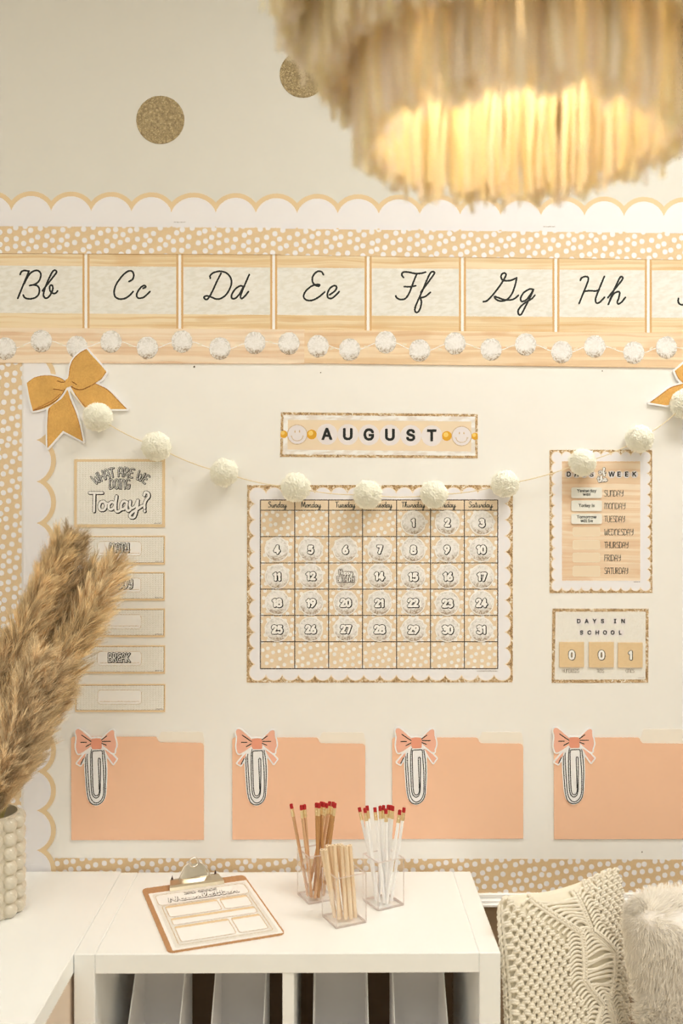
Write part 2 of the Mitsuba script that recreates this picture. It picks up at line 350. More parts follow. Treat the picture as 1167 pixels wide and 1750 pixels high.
LOW = {
 'a': (54, G('c40,42 24,50 7,36 5,14 18,1 33,14 41,42', 'c42,46 40,16 46,2 56,10')), 'd': (56, G('c40,40 24,50 7,36 5,14 18,1 34,14 43,44', 'c47,99 42,50 41,14 48,2 58,10')),
 'e': (48, G('c6,20 30,26 40,40 28,51 10,42 5,20 16,2 32,3 50,14')), 'f': (40, G('c4,10 22,40 40,86 34,98 24,90 20,40 16,-20 22,-42 32,-30 20,4 44,14')),
 'h': (54, G('c2,8 22,50 32,88 26,99 16,84 10,0', 'c10,10 22,44 36,46 38,20 42,2 54,12')), 'i': (26, G('c6,48 6,14 12,2 26,12', 's10,66 11,68')), 'l': (32, G('c2,10 24,54 28,92 18,98 10,70 10,18 18,1 34,12')),
 'm': (78, G('c4,48 6,24 4,0', 'c5,14 16,46 28,48 30,30 29,0', 'c29,14 40,46 52,48 54,28 56,4 68,4 78,14')), 'n': (56, G('c4,48 6,24 4,0', 'c5,14 18,46 34,48 36,26 38,3 48,3 58,14')),
 'o': (50, G('o24,50 8,40 5,20 16,1 34,8 40,32 32,48', 'c32,46 42,38 54,42')), 'p': (52, G('c6,48 6,0 4,-44', 'c6,20 18,48 36,46 38,18 22,0 8,8', 'c36,14 44,6 54,12')),
 'r': (42, G('c2,8 14,50 22,42 32,44 30,20 34,2 44,12')), 's': (42, G('c2,8 20,36 24,52 32,36 34,12 18,0 6,8', 'c22,2 34,4 44,12')), 't': (38, G('c20,94 16,50 15,14 22,1 38,12', 's2,64 34,66')),
 'u': (56, G('c5,48 4,16 14,1 30,8 38,46', 'c38,46 38,14 44,2 58,12')), 'w': (70, G('c5,48 6,14 16,1 28,12 32,40', 'c32,40 34,10 44,1 56,14 58,46', 'c58,44 62,36 72,40')),
 'y': (54, G('c5,48 4,20 16,4 30,14 40,48', 'c40,48 38,0 30,-36 14,-42 10,-26 30,-4 56,12')),
 'S': (58, G('c48,84 38,99 18,96 12,78 28,58 46,40 42,12 22,0 4,12')), 'M': (86, G('c4,2 12,60 18,98 30,60 40,20 54,60 66,98 70,50 74,2 84,10')), 'T': (52, G('s2,94 56,96', 's28,95 26,0')),
 'W': (80, G('c4,98 10,30 18,2 30,40 38,70 46,30 56,2 66,50 72,98')), 'F': (52, G('s4,95 50,97', 's22,96 18,0', 's14,52 42,54')), 'N': (74, G('c4,2 10,60 14,96 34,40 50,6 58,50 62,97')), 'H': (64, G('s8,98 6,0', 's50,98 48,0', 's7,50 49,52')),
 ' ': (30, []), '?': (50, G('c4,84 16,98 38,92 42,72 26,54 24,30', 's23,8 23,7')),
}
def text_lines(text, font, height, space=0, xs=1.0):
    """polylines of the text in units of the picture (x right, y down), origin at the baseline start, and the width"""
    out, x = [], 0.0
    for ch in text:
        adv, strokes = font[ch]
        for kind, p in strokes:
            q = p if kind == 's' else curve(p, 5, kind == 'o')
            if kind == 'o': q = np.vstack([q, q[:1]])
            out.append(np.column_stack([(q[:, 0] * xs + x), -q[:, 1]]) * height / 100)
        x += adv * xs + space
    return out, (x - space) * height / 100
def place_text(text, font, cx, cy, height, width=None, r=0.5, space=0, anchor='m', bend=None, tilt=0.0):
    xs = 1.0
    if width:
        w0 = text_lines(text, font, height, space)[1]; xs = width / w0
        space = space * xs
    L, w = text_lines(text, font, height, space, xs)
    x0 = cx - (w / 2 if anchor == 'm' else 0)
    out = []
    for q in L:
        q = q + [x0, cy + height / 2]
        if bend:
            th = (q[:, 0] - cx) / bend; rr = bend - (q[:, 1] - cy)
            q = np.column_stack([cx + rr * np.sin(th), cy + bend - rr * np.cos(th)])
        if tilt:
            c, s = math.cos(tilt), math.sin(tilt); d = q - [cx, cy]; q = np.column_stack([d[:, 0] * c - d[:, 1] * s, d[:, 0] * s + d[:, 1] * c]) + [cx, cy]
        out.append(stroke(q, r))
    return unary_union(out)
def sans(text, height, grow=0.0):           # grotesque lettering as flat outlines (x right, y down), centred
    m = meshkit.text_mesh(text, height, 1.0, bold=True)
    top = m.vertices[:, 2] > 0.5
    f = m.faces[top[m.faces].all(axis=1)]
    v = m.vertices[:, :2] * [1, -1]
    v = v - (v.min(0) + v.max(0)) / 2
    g = unary_union([Polygon(v[t]).buffer(.001) for t in f])
    return g.buffer(grow, quad_segs=3)
def sans_sheet(text, height, cx, cy, fmap, dh, grow=0.0):
    return sheet(affinity.translate(sans(text, height, grow), cx, cy), fmap, dh)
def shadowed(g, r, dx, dy):                 # dark outline with a drop to one side
    b = g.buffer(r, quad_segs=3)
    return unary_union([b, affinity.translate(b, dx, dy), affinity.translate(b, dx / 2, dy / 2)])

# ================================================================== the room
struct('wall_back', box(-3.0, 3.2, 0.0, 0.12, 0.0, CEIL), 'wall')
struct('floor', box(-3.0, 3.2, -4.6, 0.12, -0.1, 0.0), 'floor')
struct('ceiling', box(-3.0, 3.2, -4.6, 0.12, CEIL, CEIL + 0.1), 'ceiling')
struct('wall_left', box(-3.12, -3.0, -4.6, 0.12, 0.0, CEIL), 'wall')
struct('wall_right', box(3.2, 3.32, -4.6, 0.12, 0.0, CEIL), 'wall')
struct('wall_front', box(-3.0, 3.2, -4.72, -4.6, 0.0, CEIL), 'wall')
for k, (x, y, a, b, L) in enumerate(PANELS):
    t = thing('ceiling_or_fill_light', ['white ceiling light panel nearest the back wall on the right', 'added white fill light panel nearest the back wall on the left', 'added square fill light panel behind the viewer on the right', 'added square fill light panel behind the viewer on the left'][k], 'ceiling light')
    fr = cat_([box(x - a - .02, x + a + .02, y - b - .02, y - b, CEIL - .03, CEIL), box(x - a - .02, x + a + .02, y + b, y + b + .02, CEIL - .03, CEIL), box(x - a - .02, x - a, y - b, y + b, CEIL - .03, CEIL), box(x + a, x + a + .02, y - b, y + b, CEIL - .03, CEIL)])
    part(t, 'frame', fr, 'tray')
    q = trimesh.Trimesh([[x - a, y - b, CEIL - .02], [x + a, y - b, CEIL - .02], [x + a, y + b, CEIL - .02], [x - a, y + b, CEIL - .02]], [[0, 2, 1], [0, 3, 2]], process=False)
    part(t, 'diffuser', q, 'tray'); scene[t + '__diffuser']['emitter'] = {'type': 'area', 'radiance': rgb([L * c for c in LIGHT])}

struct('painted_shade_1', box(-3.0, 3.2, -.003, 0, 0, .69), 'wall_shade')  # added thin sheet: shade under the board put into the wall colour
# the white board and its ledge
wb = thing('wall_board', 'cream white board covering the wall under the alphabet cards', 'board')
a0, a1 = on_wall(-60, 600, .004), on_wall(1330, 1530, .004)
part(wb, 'panel', box(a0[0], a1[0], -.004, 0, a1[2], a0[2]), 'board')
zt = on_wall(900, 1527, .01)[2]
part(wb, 'ledge', cat_([box(a0[0], a1[0], -.012, 0, zt - .010, zt, .002), box(a0[0], a1[0], -.020, 0, zt - .016, zt - .0105, .002), box(a0[0], a1[0], -.028, 0, zt - .024, zt - .0165, .002)]), 'tray')
for sx, sy in ((332, 627), (1029, 634), (1097, 1456), (548, 637)):
    c = on_wall(sx, sy, .004)
    s = trimesh.creation.cylinder(.0022 if sx in (332,) else .0012, .0016, sections=10); s.apply_transform(trimesh.transformations.rotation_matrix(math.pi / 2, [1, 0, 0])); s.apply_translation(c)
    part(wb, 'screw', s, 'screw')

# ================================================================== borders
def lerp(a, b, t): return a + (b - a) * t
H = wall_map
def scallops(cusps, top, R, r, bottom_a, bottom_b, x0, x1, slope):
    outer, inner = [], []
    for a, b in zip(cusps[:-1], cusps[1:]):
        m = (a + b) / 2; f = (b - a) / 68.5; yc = top(m) + R
        c = affinity.scale(disc(m, yc, R, 16), f, 1); outer.append(c)
        inner.append(affinity.scale(disc(m, yc, r, 16), f, 1))
    base = lambda off: Polygon([(x0, top(x0) + R + off), (x1, top(x1) + R + off), (x1, bottom_b), (x0, bottom_a)])
    clip = sbox(x0, 0, x1, 2000)
    o = unary_union(outer + [base(-26)]).intersection(clip); i = unary_union(inner + [base(-11)]).intersection(clip)
    return o, i
topf = lambda x: 326.5 + 0.0092 * x
BS = 'scalloped border strips above the letters'
pieces = [([-48, 19.5, 87.4, 155.8, 224.7, 293], -48, 293, 386.5, 388.0, 'white scalloped paper border strip with tan edge, leftmost, above letters Bb and Cc'),
          ([293, 368.6, 437, 507.5, 577, 647, 717, 786, 855, 924], 292, 924, 387.0, 394.0, 'white scalloped paper border strip with tan edge, long middle piece under the tassel lamp'),
          ([924, 998.5, 1066, 1134, 1203, 1272], 923, 1240, 394.5, 398.0, 'white scalloped paper border strip with tan edge, last piece above letter Hh')]
for k, (cu, x0, x1, ba, bb, lab) in enumerate(pieces):
    o, i = scallops(cu, topf, 44, 36, ba, bb, x0, x1, 0)
    t = thing('scalloped_border_strip', lab, 'border', BS)
    m = H(.0006 + .0004 * (k % 2))
    part(t, 'backing', slab(o, m, 0, .0005), 'tan'); part(t, 'white_print', sheet(i, m, .00065), 'paper')
    part(t, 'imprint', sheet(sbox(x0 + 5, lerp(ba, bb, .02) - 7.5, x0 + 25, lerp(ba, bb, .02) - 6.8), m, .0008), 'ink_grey')
for x0, x1, ta, tb, b0, b1, hh, lab in ((-30, 480, 386.5, 389.8, 433, 435, .0052, 'kraft paper border strip with white polka dots above letters Bb to Dd'), (479, 1250, 391, 400, 436, 445, .0046, 'kraft paper border strip with white polka dots above letters Ee to Hh')):
    single('dotted_border_strip', lab, 'border', slab(quad((x0, ta), (x1, tb), (x1, b1), (x0, b0)), H(hh), 0, .0005), 'dots', group='polka dot strips')
# left edge: dotted column and scalloped column
single('dotted_border_strip', 'kraft polka dot border strip running down the left edge behind the pampas grass', 'border', slab(quad((-60, 612), (37.5, 612), (36, 1500), (-62, 1500)), H(.0046), 0, .0005), 'dots', group='polka dot strips')
cys = [539, 610, 681, 752, 823, 894, 964, 1035, 1106, 1177, 1248, 1318, 1385, 1453, 1522]
t = thing('scalloped_border_strip', 'white scalloped paper border strip standing upright along the left side behind the pampas grass', 'border', 'scalloped strips beside the board')
outer, inner = [], []
for a, b in zip(cys[:-1], cys[1:]):
    f = (b - a) / 68.5
    outer.append(affinity.scale(disc(95.5 - 44, (a + b) / 2, 44, 16), 1, f)); inner.append(affinity.scale(disc(95.5 - 44, (a + b) / 2, 36, 16), 1, f))
clip = sbox(40, 612, 120, 1500)
m = H(.0052)
part(t, 'backing', slab(unary_union(outer + [sbox(40, 600, 77.5, 1510)]).intersection(clip), m, 0, .0005), 'tan')
part(t, 'white_print', sheet(unary_union(inner + [sbox(40, 600, 62, 1510)]).intersection(clip), m, .00065), 'paper')
for x0, x1, ya, yb, lab, hh in ((92, 769, 1466.5, 1468, 'kraft polka dot border strip along the board bottom behind the clipboard and pencil cups', .0046), (768, 1260, 1467.5, 1469.5, 'kraft polka dot border strip along the board bottom behind the macrame pillow', .0050)):
    single('dotted_border_strip', lab, 'border', slab(quad((x0, ya), (x1, yb), (x1, 1526), (x0, 1526)), H(hh), 0, .0005), 'dots_brown', group='polka dot strips')

# gold glitter dots on the wall
for x, y, r, lab in ((274, 205, 41, 'round gold glitter wall dot alone left of the lamp'), (518, 127, 40, 'round gold glitter wall dot partly hidden by the tassel lamp')):
    single('glitter_dot', lab, 'wall decal', slab(disc(x, y, r, 20), H(.0005), 0, .0008), 'glitter_dot', group='gold wall dots')

# ================================================================== alphabet cards
gaps = [-14.0, 147.0, 307.3, 467.7, 629.0, 790.0, 949.6, 1107.5, 1268.0]
def K(s, k, ox, oy): return [(float(a) / k + ox, float(b) / k + oy) for a, b in (w.split(',') for w in s.split())]
LET = {
 'Bb': (3.647, 0, 430, ['127,143 133,128 150,119 170,121 180,126', '182,122 160,175 135,235 112,292', '152,200 168,168 188,138 216,120 243,122 256,145 246,180 222,203 187,212', '205,208 235,215 247,240 240,270 215,290 180,295 155,287 146,272',
        '265,245 300,200 335,155 353,130 345,117 330,124 310,160 290,205 275,250 272,275 283,290 300,287 318,265 330,235 328,215 318,210 310,222 315,248 335,262 350,258 360,245']),
 'Cc': (3.647, 0, 430, ['805,187 828,172 834,145 822,123 795,125 760,155 725,205 712,250 720,283 750,297 785,290 812,270 830,250', '892,230 908,222 903,213 885,218 862,245 852,272 862,290 890,288 915,270 935,250']),
 'Dd': (3.536, 310, 430, ['175,162 175,145 195,128 235,120 275,132 300,165 300,205 275,255 240,283 210,287 180,275 150,268 137,278 148,290 165,280 190,235 215,180 240,132', '375,212 355,208 325,228 304,262 306,283 325,283 350,258 375,213', '410,140 390,185 365,245 357,275 366,284 385,268 405,243']),
 'Ee': (3.536, 310, 430, ['858,140 845,122 820,122 795,148 792,182 808,203 830,210 832,200 795,205 755,235 738,270 755,293 790,295 830,275 865,245', '895,262 925,240 938,218 925,206 900,220 883,250 885,278 908,283 935,262 953,243']),
 'Ff': (3.536, 630, 430, ['210,157 200,142 208,125 240,125 280,133 315,132 343,125', '290,135 270,185 245,250 220,285 190,290 170,280 163,268', '215,212 250,213 283,207', '315,245 345,205 385,150 397,130 388,122 372,130 350,175 325,235 300,290 280,340 282,365 298,365 312,340 318,305 312,280 322,278 345,270 372,247']),
 'Gg': (3.536, 630, 430, ['692,303 715,297 755,255 800,195 828,145 820,130 803,138 800,160 815,175 855,175 893,160', '893,160 885,200 865,255 835,290 800,300 770,290 760,272 785,280 820,292 860,292 885,282 903,265', '995,230 970,228 935,250 917,283 925,302 950,293 975,262 995,230', '995,230 975,275 945,335 920,380 905,378 903,355 925,325 960,300 985,285 1003,265']),
 'Hh': (4.371, 900, 430, ['400,215 408,198 435,187 458,195 455,225 430,290 390,388', '425,298 470,293 515,295 540,285', '578,187 550,255 520,330 512,365 522,385 545,378 580,342', '605,345 640,300 690,240 715,205 712,190 697,192 675,235 645,300 608,395', '615,378 645,320 680,300 693,310 685,350 675,378 685,392 710,375 735,343']),
 'Ii': (4.371, 900, 430, ['1132,350 1130,375 1145,395 1178,393 1205,350 1235,270 1270,190 1250,180 1215,200 1195,235 1230,250', '1330,300 1310,350 1305,385 1330,388 1365,345', '1345,255 1347,252']),
}
slope = lambda x: 0.0073 * (x - 147)
for k, (nm, (kk, ox, oy, st)) in enumerate(LET.items()):
    x0, x1 = gaps[k], gaps[k + 1]; s0, s1 = slope(x0), slope(x1)
    lab = f'wood and white felt alphabet card with cursive letters {nm}' if nm != 'Ii' else 'alphabet card cut off at the right edge, start of a cursive letter showing'
    t = thing('alphabet_card', lab, 'letter card', 'cursive alphabet cards')
    m = H(.0030)
    band = lambda a, b, ya, yb: quad((a, ya + slope(a)), (b, ya + slope(b)), (b, yb + slope(b)), (a, yb + slope(a)))
    part(t, 'card', slab(band(x0, x1, 428, 575), m, 0, .0007), 'paper_white')
    part(t, 'wood_band', sheet(band(x0 + 6, x1 - 6, 428, 455), m, .0009), 'wood_pale'); part(t, 'wood_band', sheet(band(x0 + 6, x1 - 6, 536, 575), m, .0009), 'wood_pale')
    part(t, 'felt_print', sheet(band(x0 + 6, x1 - 6, 455, 536), m, .0009), 'felt')
    part(t, 'side_bar', sheet(band(x0 + 2.4, x0 + 6, 428, 575), m, .0010), 'tan_bar'); part(t, 'side_bar', sheet(band(x1 - 6, x1 - 2.4, 428, 575), m, .0010), 'tan_bar')
    part(t, 'lettering', sheet(unary_union([stroke(curve(K(s, kk, ox, oy)), 1.45) for s in st]), m, .0013), 'ink')

# wood strip with printed pom-pom lights
poms = [(10, 595.6), (71, 583), (132, 593), (190, 584), (252, 594.6), (311, 584), (376, 595.6), (435.5, 586), (493.6, 587), (543.5, 591.5), (597.5, 597.5), (659, 585), (717, 599), (777.4, 587), (839, 597.5), (898, 588.7), (959.5, 601.7), (1016, 592.3), (1082.8, 602.7), (1138.4, 594), (1200, 603)]
def uvsheet(g, fmap, dh, cx, cy, r):
    v, f = tri2(g); p = fmap(v[:, 0], v[:, 1], dh)
    uv = np.column_stack([(v[:, 0] - cx) / r, -(v[:, 1] - cy) / r])
    return (p, f), uv
def fuzzy(x, y, r, n=72, amp=.07, seed=0):
    rg = np.random.RandomState(seed); a = np.arange(n) * 2 * math.pi / n
    rr = r * (1 + amp * (rg.rand(n) - .6))
    return Polygon(np.column_stack([x + rr * np.cos(a), y + rr * np.sin(a) * 1.06]))
for x0, x1, ya, yb, ba, bb, hh, lab, mt in ((-30, 521, 560, 563, 620, 621.5, .0042, 'wood print border strip with white pom-pom light string, left piece above the tan bow', 'wood_pink'), (520, 1240, 564, 569.5, 620.5, 629.5, .0046, 'wood print border strip with white pom-pom light string, right piece under letters Ee to Hh', 'wood')):
    t = thing('wood_border_strip', lab, 'border', 'pom-pom light strips')
    m = H(hh + .003)
    part(t, 'strip', slab(quad((x0, ya), (x1, yb), (x1, bb), (x0, ba)), m, -.003, .0006), mt)
    here = [q for q in poms if x0 < q[0] - 6 and q[0] + 6 < x1]
    line = []
    for (a, b), (c, d) in zip(here[:-1], here[1:]):
        up = -5 if b < d else 5
        line.append(stroke(curve([(a, b), (a + (c - a) * .33, b + (d - b) * .3 + up * .5), (a + (c - a) * .66, b + (d - b) * .7 - up * .2), (c, d)], 6), .7))
    part(t, 'wire_print', sheet(unary_union(line).intersection(sbox(x0, 500, x1, 700)), m, .0008), 'paper_white')
    rg = np.random.RandomState(int(x0) + 99)
    for (a, b), (c, d) in zip(here[:-1], here[1:]):
        gx, gy = a + (c - a) * .5 + rg.uniform(-5, 5), (b + d) / 2 + rg.uniform(-4, 4)
        bulb = affinity.rotate(affinity.scale(disc(0, 0, 1, 6), 4.2, 1.7), rg.uniform(-40, 40), origin=(0, 0)); bulb = affinity.translate(bulb, gx, gy)
        part(t, 'bulb_print', sheet(bulb, m, .0009), 'tan_pale')
    for j, (px, py) in enumerate(here):
        msh, uv = uvsheet(fuzzy(px, py, 18.2, seed=j).intersection(sbox(x0, 0, x1, 2000)), m, .0012, px, py, 18.5)
        part(t, 'pom_pom_print', msh, 'pom_print', False, uv=uv)

# ================================================================== bows
kb = 5.835
def BQ(s): return [(float(a) / kb + 30, float(b) / kb + 580) for a, b in (w.split(',') for w in s.split())]
bow = {
 'tail': [Polygon(curve(BQ('500,500 440,590 320,680 305,760 298,900 302,1085'), 5).tolist() + BQ('455,912') + curve(BQ('655,1018 620,850 580,720 530,600 500,500'), 5).tolist()),
          Polygon(curve(BQ('530,470 570,540 620,610 672,680'), 5).tolist() + BQ('800,640 912,695') + curve(BQ('1092,695 1000,600 900,500 780,440'), 5).tolist())],
 'loop': [Polygon(curve(BQ('490,425 430,385 340,362 250,362 165,385 95,435'), 5).tolist() + BQ('125,600') + curve(BQ('157,715 260,690 360,640 440,560 500,470'), 5).tolist()),
          Polygon(curve(BQ('490,425 512,360 525,270 560,195 620,135 688,97'), 5).tolist() + curve(BQ('745,165 820,245 888,325'), 4).tolist() + curve(BQ('840,395 740,460 640,500 580,485 530,455'), 5).tolist())],
 'knot': [Polygon(curve(BQ('478,412 500,395 525,400 545,430 535,462 505,478 480,460'), 4, True))],
}
folds_dark = ['400,415 440,428 485,425', '360,498 410,503 450,512', '545,425 570,438 590,452', '470,500 440,560 370,620 290,665 165,712', '535,470 590,498 650,500 730,465']
folds_mid = ['98,432 165,385 250,362 340,362 430,385 480,420', '300,1080 296,900 305,760 322,690', '530,600 582,725 622,850 655,1015', '690,100 620,138 560,198 527,270 514,360', '880,330 840,392 745,458', '680,675 620,610 572,540', '1085,690 1000,602 900,505 790,445', '160,708 255,660 350,610 430,545']
def make_bow(tf, lab, h):
    t = thing('burlap_bow', lab, 'bow', 'paper burlap bows'); m = H(h)
    A = {k: [tf(q) for q in v] for k, v in bow.items()}
    body = unary_union([q.buffer(0) for v in A.values() for q in v])
    backing = body.buffer(3.0, quad_segs=4).buffer(1.2).buffer(-1.2)
    part(t, 'backing', slab(backing, m, -.004, .0012), 'bow_white')
    for q in A['tail']: part(t, 'tail', sheet(q.buffer(0), m, .0015), 'burlap')
    for q in A['loop']: part(t, 'loop', sheet(q.buffer(0), m, .0019), 'burlap')
    part(t, 'fold_print', sheet(unary_union([tf(stroke(curve(BQ(s), 5), .9)) for s in folds_mid]).intersection(body), m, .0021), 'fold_mid')
    part(t, 'fold_print', sheet(unary_union([tf(stroke(curve(BQ(s), 5), .8)) for s in folds_dark]).intersection(body), m, .0022), 'fold_dark')
    part(t, 'knot', sheet(A['knot'][0].buffer(0), m, .0023), 'burlap')
make_bow(lambda g: g, 'tan burlap look paper bow with white edge pinned at the top left of the board', .0105)
def tf2(g):
    g = affinity.scale(g, -1, 1, origin=(118, 655)); g = affinity.rotate(g, 9.7, origin=(118, 655)); g = affinity.scale(g, .95, .95, origin=(118, 655))
    return affinity.translate(g, *OFF2)
OFF2 = (0, 0); _p = tf2(Point(*BQ('1092,695')[0])); OFF2 = (1109.6 - _p.x, 688 - _p.y)
make_bow(tf2, 'tan burlap look paper bow cut off by the right edge above the days poster', .0105)

# ================================================================== posters and cards
def scalloped_inner(x0, y0, x1, y1, nx, ny, depth):
    """white field with bulges along all four sides"""
    sx, sy = (x1 - x0) / nx, (y1 - y0) / ny
    out = [sbox(x0 + depth, y0 + depth, x1 - depth, y1 - depth)]
    for n, s, horiz in ((nx, sx, True), (ny, sy, False)):
        R = (depth * depth + s * s / 4) / (2 * depth)
        for i in range(n):
            c = (i + .5) * s
            if horiz: out += [disc(x0 + c, y0 + R, R, 10).intersection(sbox(x0, y0, x1, y0 + depth + .1)), disc(x0 + c, y1 - R, R, 10).intersection(sbox(x0, y1 - depth - .1, x1, y1))]
            else: out += [disc(x0 + R, y0 + c, R, 10).intersection(sbox(x0, y0, x0 + depth + .1, y1)), disc(x1 - R, y0 + c, R, 10).intersection(sbox(x1 - depth - .1, y0, x1, y1))]
    return unary_union(out).buffer(.05).intersection(rrect(x0, y0, x1, y1, depth * .9))
# --- month header
t = thing('month_header_card', 'long gold glitter edged header card spelling AUGUST in beads', 'sign'); m = H(.0046)
kq = lambda x, y: (x / 3.2417 + 470, y / 3.2417 + 700)
full = quad(kq(33, 15), kq(1122, 25), kq(1122, 270), kq(28, 262))
part(t, 'glitter_border', slab(full, m, -.0005, .0005), 'glitter')
part(t, 'plush_panel', sheet(quad(kq(47, 30), kq(1108, 39), kq(1108, 256), kq(43, 248)), m, .0008), 'plush')
part(t, 'kraft_panel', sheet(quad(kq(71, 56), kq(1087, 66), kq(1086, 232), kq(69, 222)), m, .0010), 'tan_light')
for bx, by, br in ((203, 138, 27), (951, 146, 27), (48, 137, 21), (1107, 148, 20)):
    g = disc(*kq(bx, by), br / 3.2417).intersection(full)
    part(t, 'gold_bead_print', sheet(g, m, .0014), 'gold_bead'); part(t, 'gold_bead_print', sheet(disc(*kq(bx - 5, by - 7), br * .5 / 3.2417).intersection(full), m, .0016), 'gold_light')
for bx, by in ((123, 138), (1033, 147)):
    c = kq(bx, by); g = disc(*c, 54 / 3.2417)
    part(t, 'smiley_print', sheet(g, m, .0014), 'bead')
    face = [g.boundary.buffer(.45), stroke(curve([(c[0] - 10, c[1] + 3), (c[0] - 7, c[1] + 8.5), (c[0], c[1] + 11), (c[0] + 7, c[1] + 8.5), (c[0] + 10, c[1] + 3)]), .5),
            affinity.scale(disc(c[0] - 3.8, c[1] - 5, 1), 1, 2), affinity.scale(disc(c[0] + 3.8, c[1] - 5, 1), 1, 2), stroke([(c[0] - 11.4, c[1] + 3.4), (c[0] - 8.8, c[1] + 2.6)], .4), stroke([(c[0] + 11.4, c[1] + 3.4), (c[0] + 8.8, c[1] + 2.6)], .4)]
    part(t, 'smiley_face', sheet(unary_union(face), m, .0017), 'line_tan')
for ch, bx in zip('AUGUST', (288, 404, 520, 637, 752, 868)):
    by = 137 + (bx - 288) * .0135
    part(t, 'letter_bead', sheet(disc(*kq(bx, by), 58 / 3.2417), m, .0013), 'bead')
    part(t, 'lettering', sans_sheet(ch, 59 / 3.2417, *kq(bx - 1, by - 2), m, .0018, .55), 'ink')

# --- calendar
t = thing('calendar_poster', 'large monthly calendar poster with gold glitter scalloped edge and polka dot grid', 'calendar'); CM = H(.0046); m = CM
full = quad((422.5, 829), (876, 829), (876, 1166), (421.5, 1166.5))
part(t, 'glitter_border', slab(full, m, -.0005, .0005), 'glitter')
part(t, 'tan_outline', sheet(scalloped_inner(426.5, 833.5, 872, 1162.5, 16, 12, 10.5).buffer(1.2).intersection(full), m, .0008), 'tan_light')
part(t, 'white_panel', sheet(scalloped_inner(426.5, 833.5, 872, 1162.5, 16, 12, 10.5), m, .0010), 'paper')
gx = [445, 503.7, 561.5, 619.4, 677.6, 735.5, 793.3, 850.3]; gy = [854.5, 872, 917, 962, 1006.7, 1051.7, 1096.5, 1142.5]
part(t, 'day_band', sheet(sbox(gx[0], gy[0], gx[-1], gy[1]), m, .0013), 'tan_light')
part(t, 'dotted_grid', sheet(sbox(gx[0], gy[1], gx[-1], gy[-1]), m, .0013), 'dots_small')
part(t, 'grid_lines', sheet(unary_union([stroke([(x, gy[0]), (x, gy[-1])], .7) for x in gx] + [stroke([(gx[0], y), (gx[-1], y)], .7) for y in gy]), m, .0016), 'ink_soft')
for d, cx, w in zip(('Sunday', 'Monday', 'Tuesday', 'Wednesday', 'Thursday', 'Friday', 'Saturday'), (474, 531.5, 590, 648, 706, 764.5, 821), (32, 34, 34, 44, 40, 28, 41)):
    part(t, 'day_name', sheet(place_text(d, LOW, cx, 862.3, 9.6, w, .55), m, .0017), 'ink')
part(t, 'imprint', sheet(sbox(815, 1146.3, 850, 1147.0), m, .0016), 'ink_grey')
# --- round date cards
CX = [473.8, 531.3, 590.8, 648.5, 706, 764.5, 822.5]; CY = [893, 939.3, 985, 1030.5, 1075.7]
rg = np.random.RandomState(3); n = 1
NUM = 'one two three four five six seven eight nine ten eleven twelve thirteen fourteen fifteen sixteen seventeen eighteen nineteen twenty'.split()
DAYN = ('Sunday', 'Monday', 'Tuesday', 'Wednesday', 'Thursday', 'Friday', 'Saturday')
NUM += ['twenty-' + q for q in NUM[:9]] + ['thirty', 'thirty-one']
ORD = 'first second third fourth fifth sixth seventh eighth ninth tenth eleventh twelfth'.split()
for r in range(5):
    for c in range(4 if r == 0 else 0, 7):
        x, y = CX[c] + rg.uniform(-.8, .8), CY[r] + rg.uniform(-.7, .7)
        bd = n == 13
        t = thing('date_card', 'round fluffy print date card reading Happy Birthday' if bd else f'round fluffy print date card numbered {NUM[n - 1]}, in the {DAYN[c]} column of the calendar', 'date card', 'round calendar date cards'); m = H(.0064)
        part(t, 'disc', slab(disc(x, y, 21.2, 14), m, 0, .0009), 'paper_white')
        msh, uv = uvsheet(disc(x, y, 19.6, 14), m, .0011, x, y, 20)
        part(t, 'fluff_print', msh, 'pom_print', False, uv=uv)
        if bd:
            g = unary_union([place_text('Happy', LOW, x, y - 8.0, 8.5, 23, .8), place_text('BIRTHDAY', CAPS, x, y + 4.5, 9.5, 29, .65)])
            part(t, 'outline', sheet(shadowed(g, .75, .3, .3), m, .0013), 'ink_soft'); part(t, 'lettering', sheet(g.buffer(-.1), m, .0016), 'paper_white')
        else:
            g = place_text(str(n), DIG, x, y, 12.0, None, 2.05, space=16)
            part(t, 'outline', sheet(shadowed(g, 1.0, .65, .55), m, .0013), 'ink'); part(t, 'numeral', sheet(g, m, .0016), 'paper_white')
        n += 1

# --- days of the week poster
t = thing('days_poster', 'days of the week poster with wood print centre and gold scalloped edge', 'poster'); m = H(.0046)
full = quad((939, 769), (1114, 768.5), (1114.5, 1013), (939, 1013.5))
part(t, 'glitter_border', slab(full, m, -.0005, .0005), 'glitter')
wi = scalloped_inner(942.5, 772.5, 1111, 1009.5, 10, 13, 7)
part(t, 'tan_outline', sheet(wi.buffer(1).intersection(full), m, .0008), 'tan_light'); part(t, 'white_panel', sheet(wi, m, .0010), 'paper')
part(t, 'wood_panel', sheet(sbox(960, 788.5, 1093.6, 992.3), m, .0013), 'wood_pink')
kd = lambda x, y: (x / 6.142 + 930, y / 6.138 + 760)
for ch, bx in zip('DAYSWEEK', (255, 335, 415, 495, 705, 782, 862, 943)):
    part(t, 'letter_bead', sheet(disc(*kd(bx, 312), 6.2), m, .0016), 'bead'); part(t, 'lettering', sans_sheet(ch, 7.8, *kd(bx, 309), m, .0019, .15), 'ink')
for w, cx, cy, wd in (('of', 600, 275, 11), ('the', 603, 358, 16)):
    g = place_text(w, LOW, *kd(cx, cy), 9.5, wd, .85, tilt=-.12)
    part(t, 'outline', sheet(shadowed(g, .7, .3, .4), m, .0016), 'ink_soft'); part(t, 'lettering', sheet(g, m, .0019), 'paper_white')
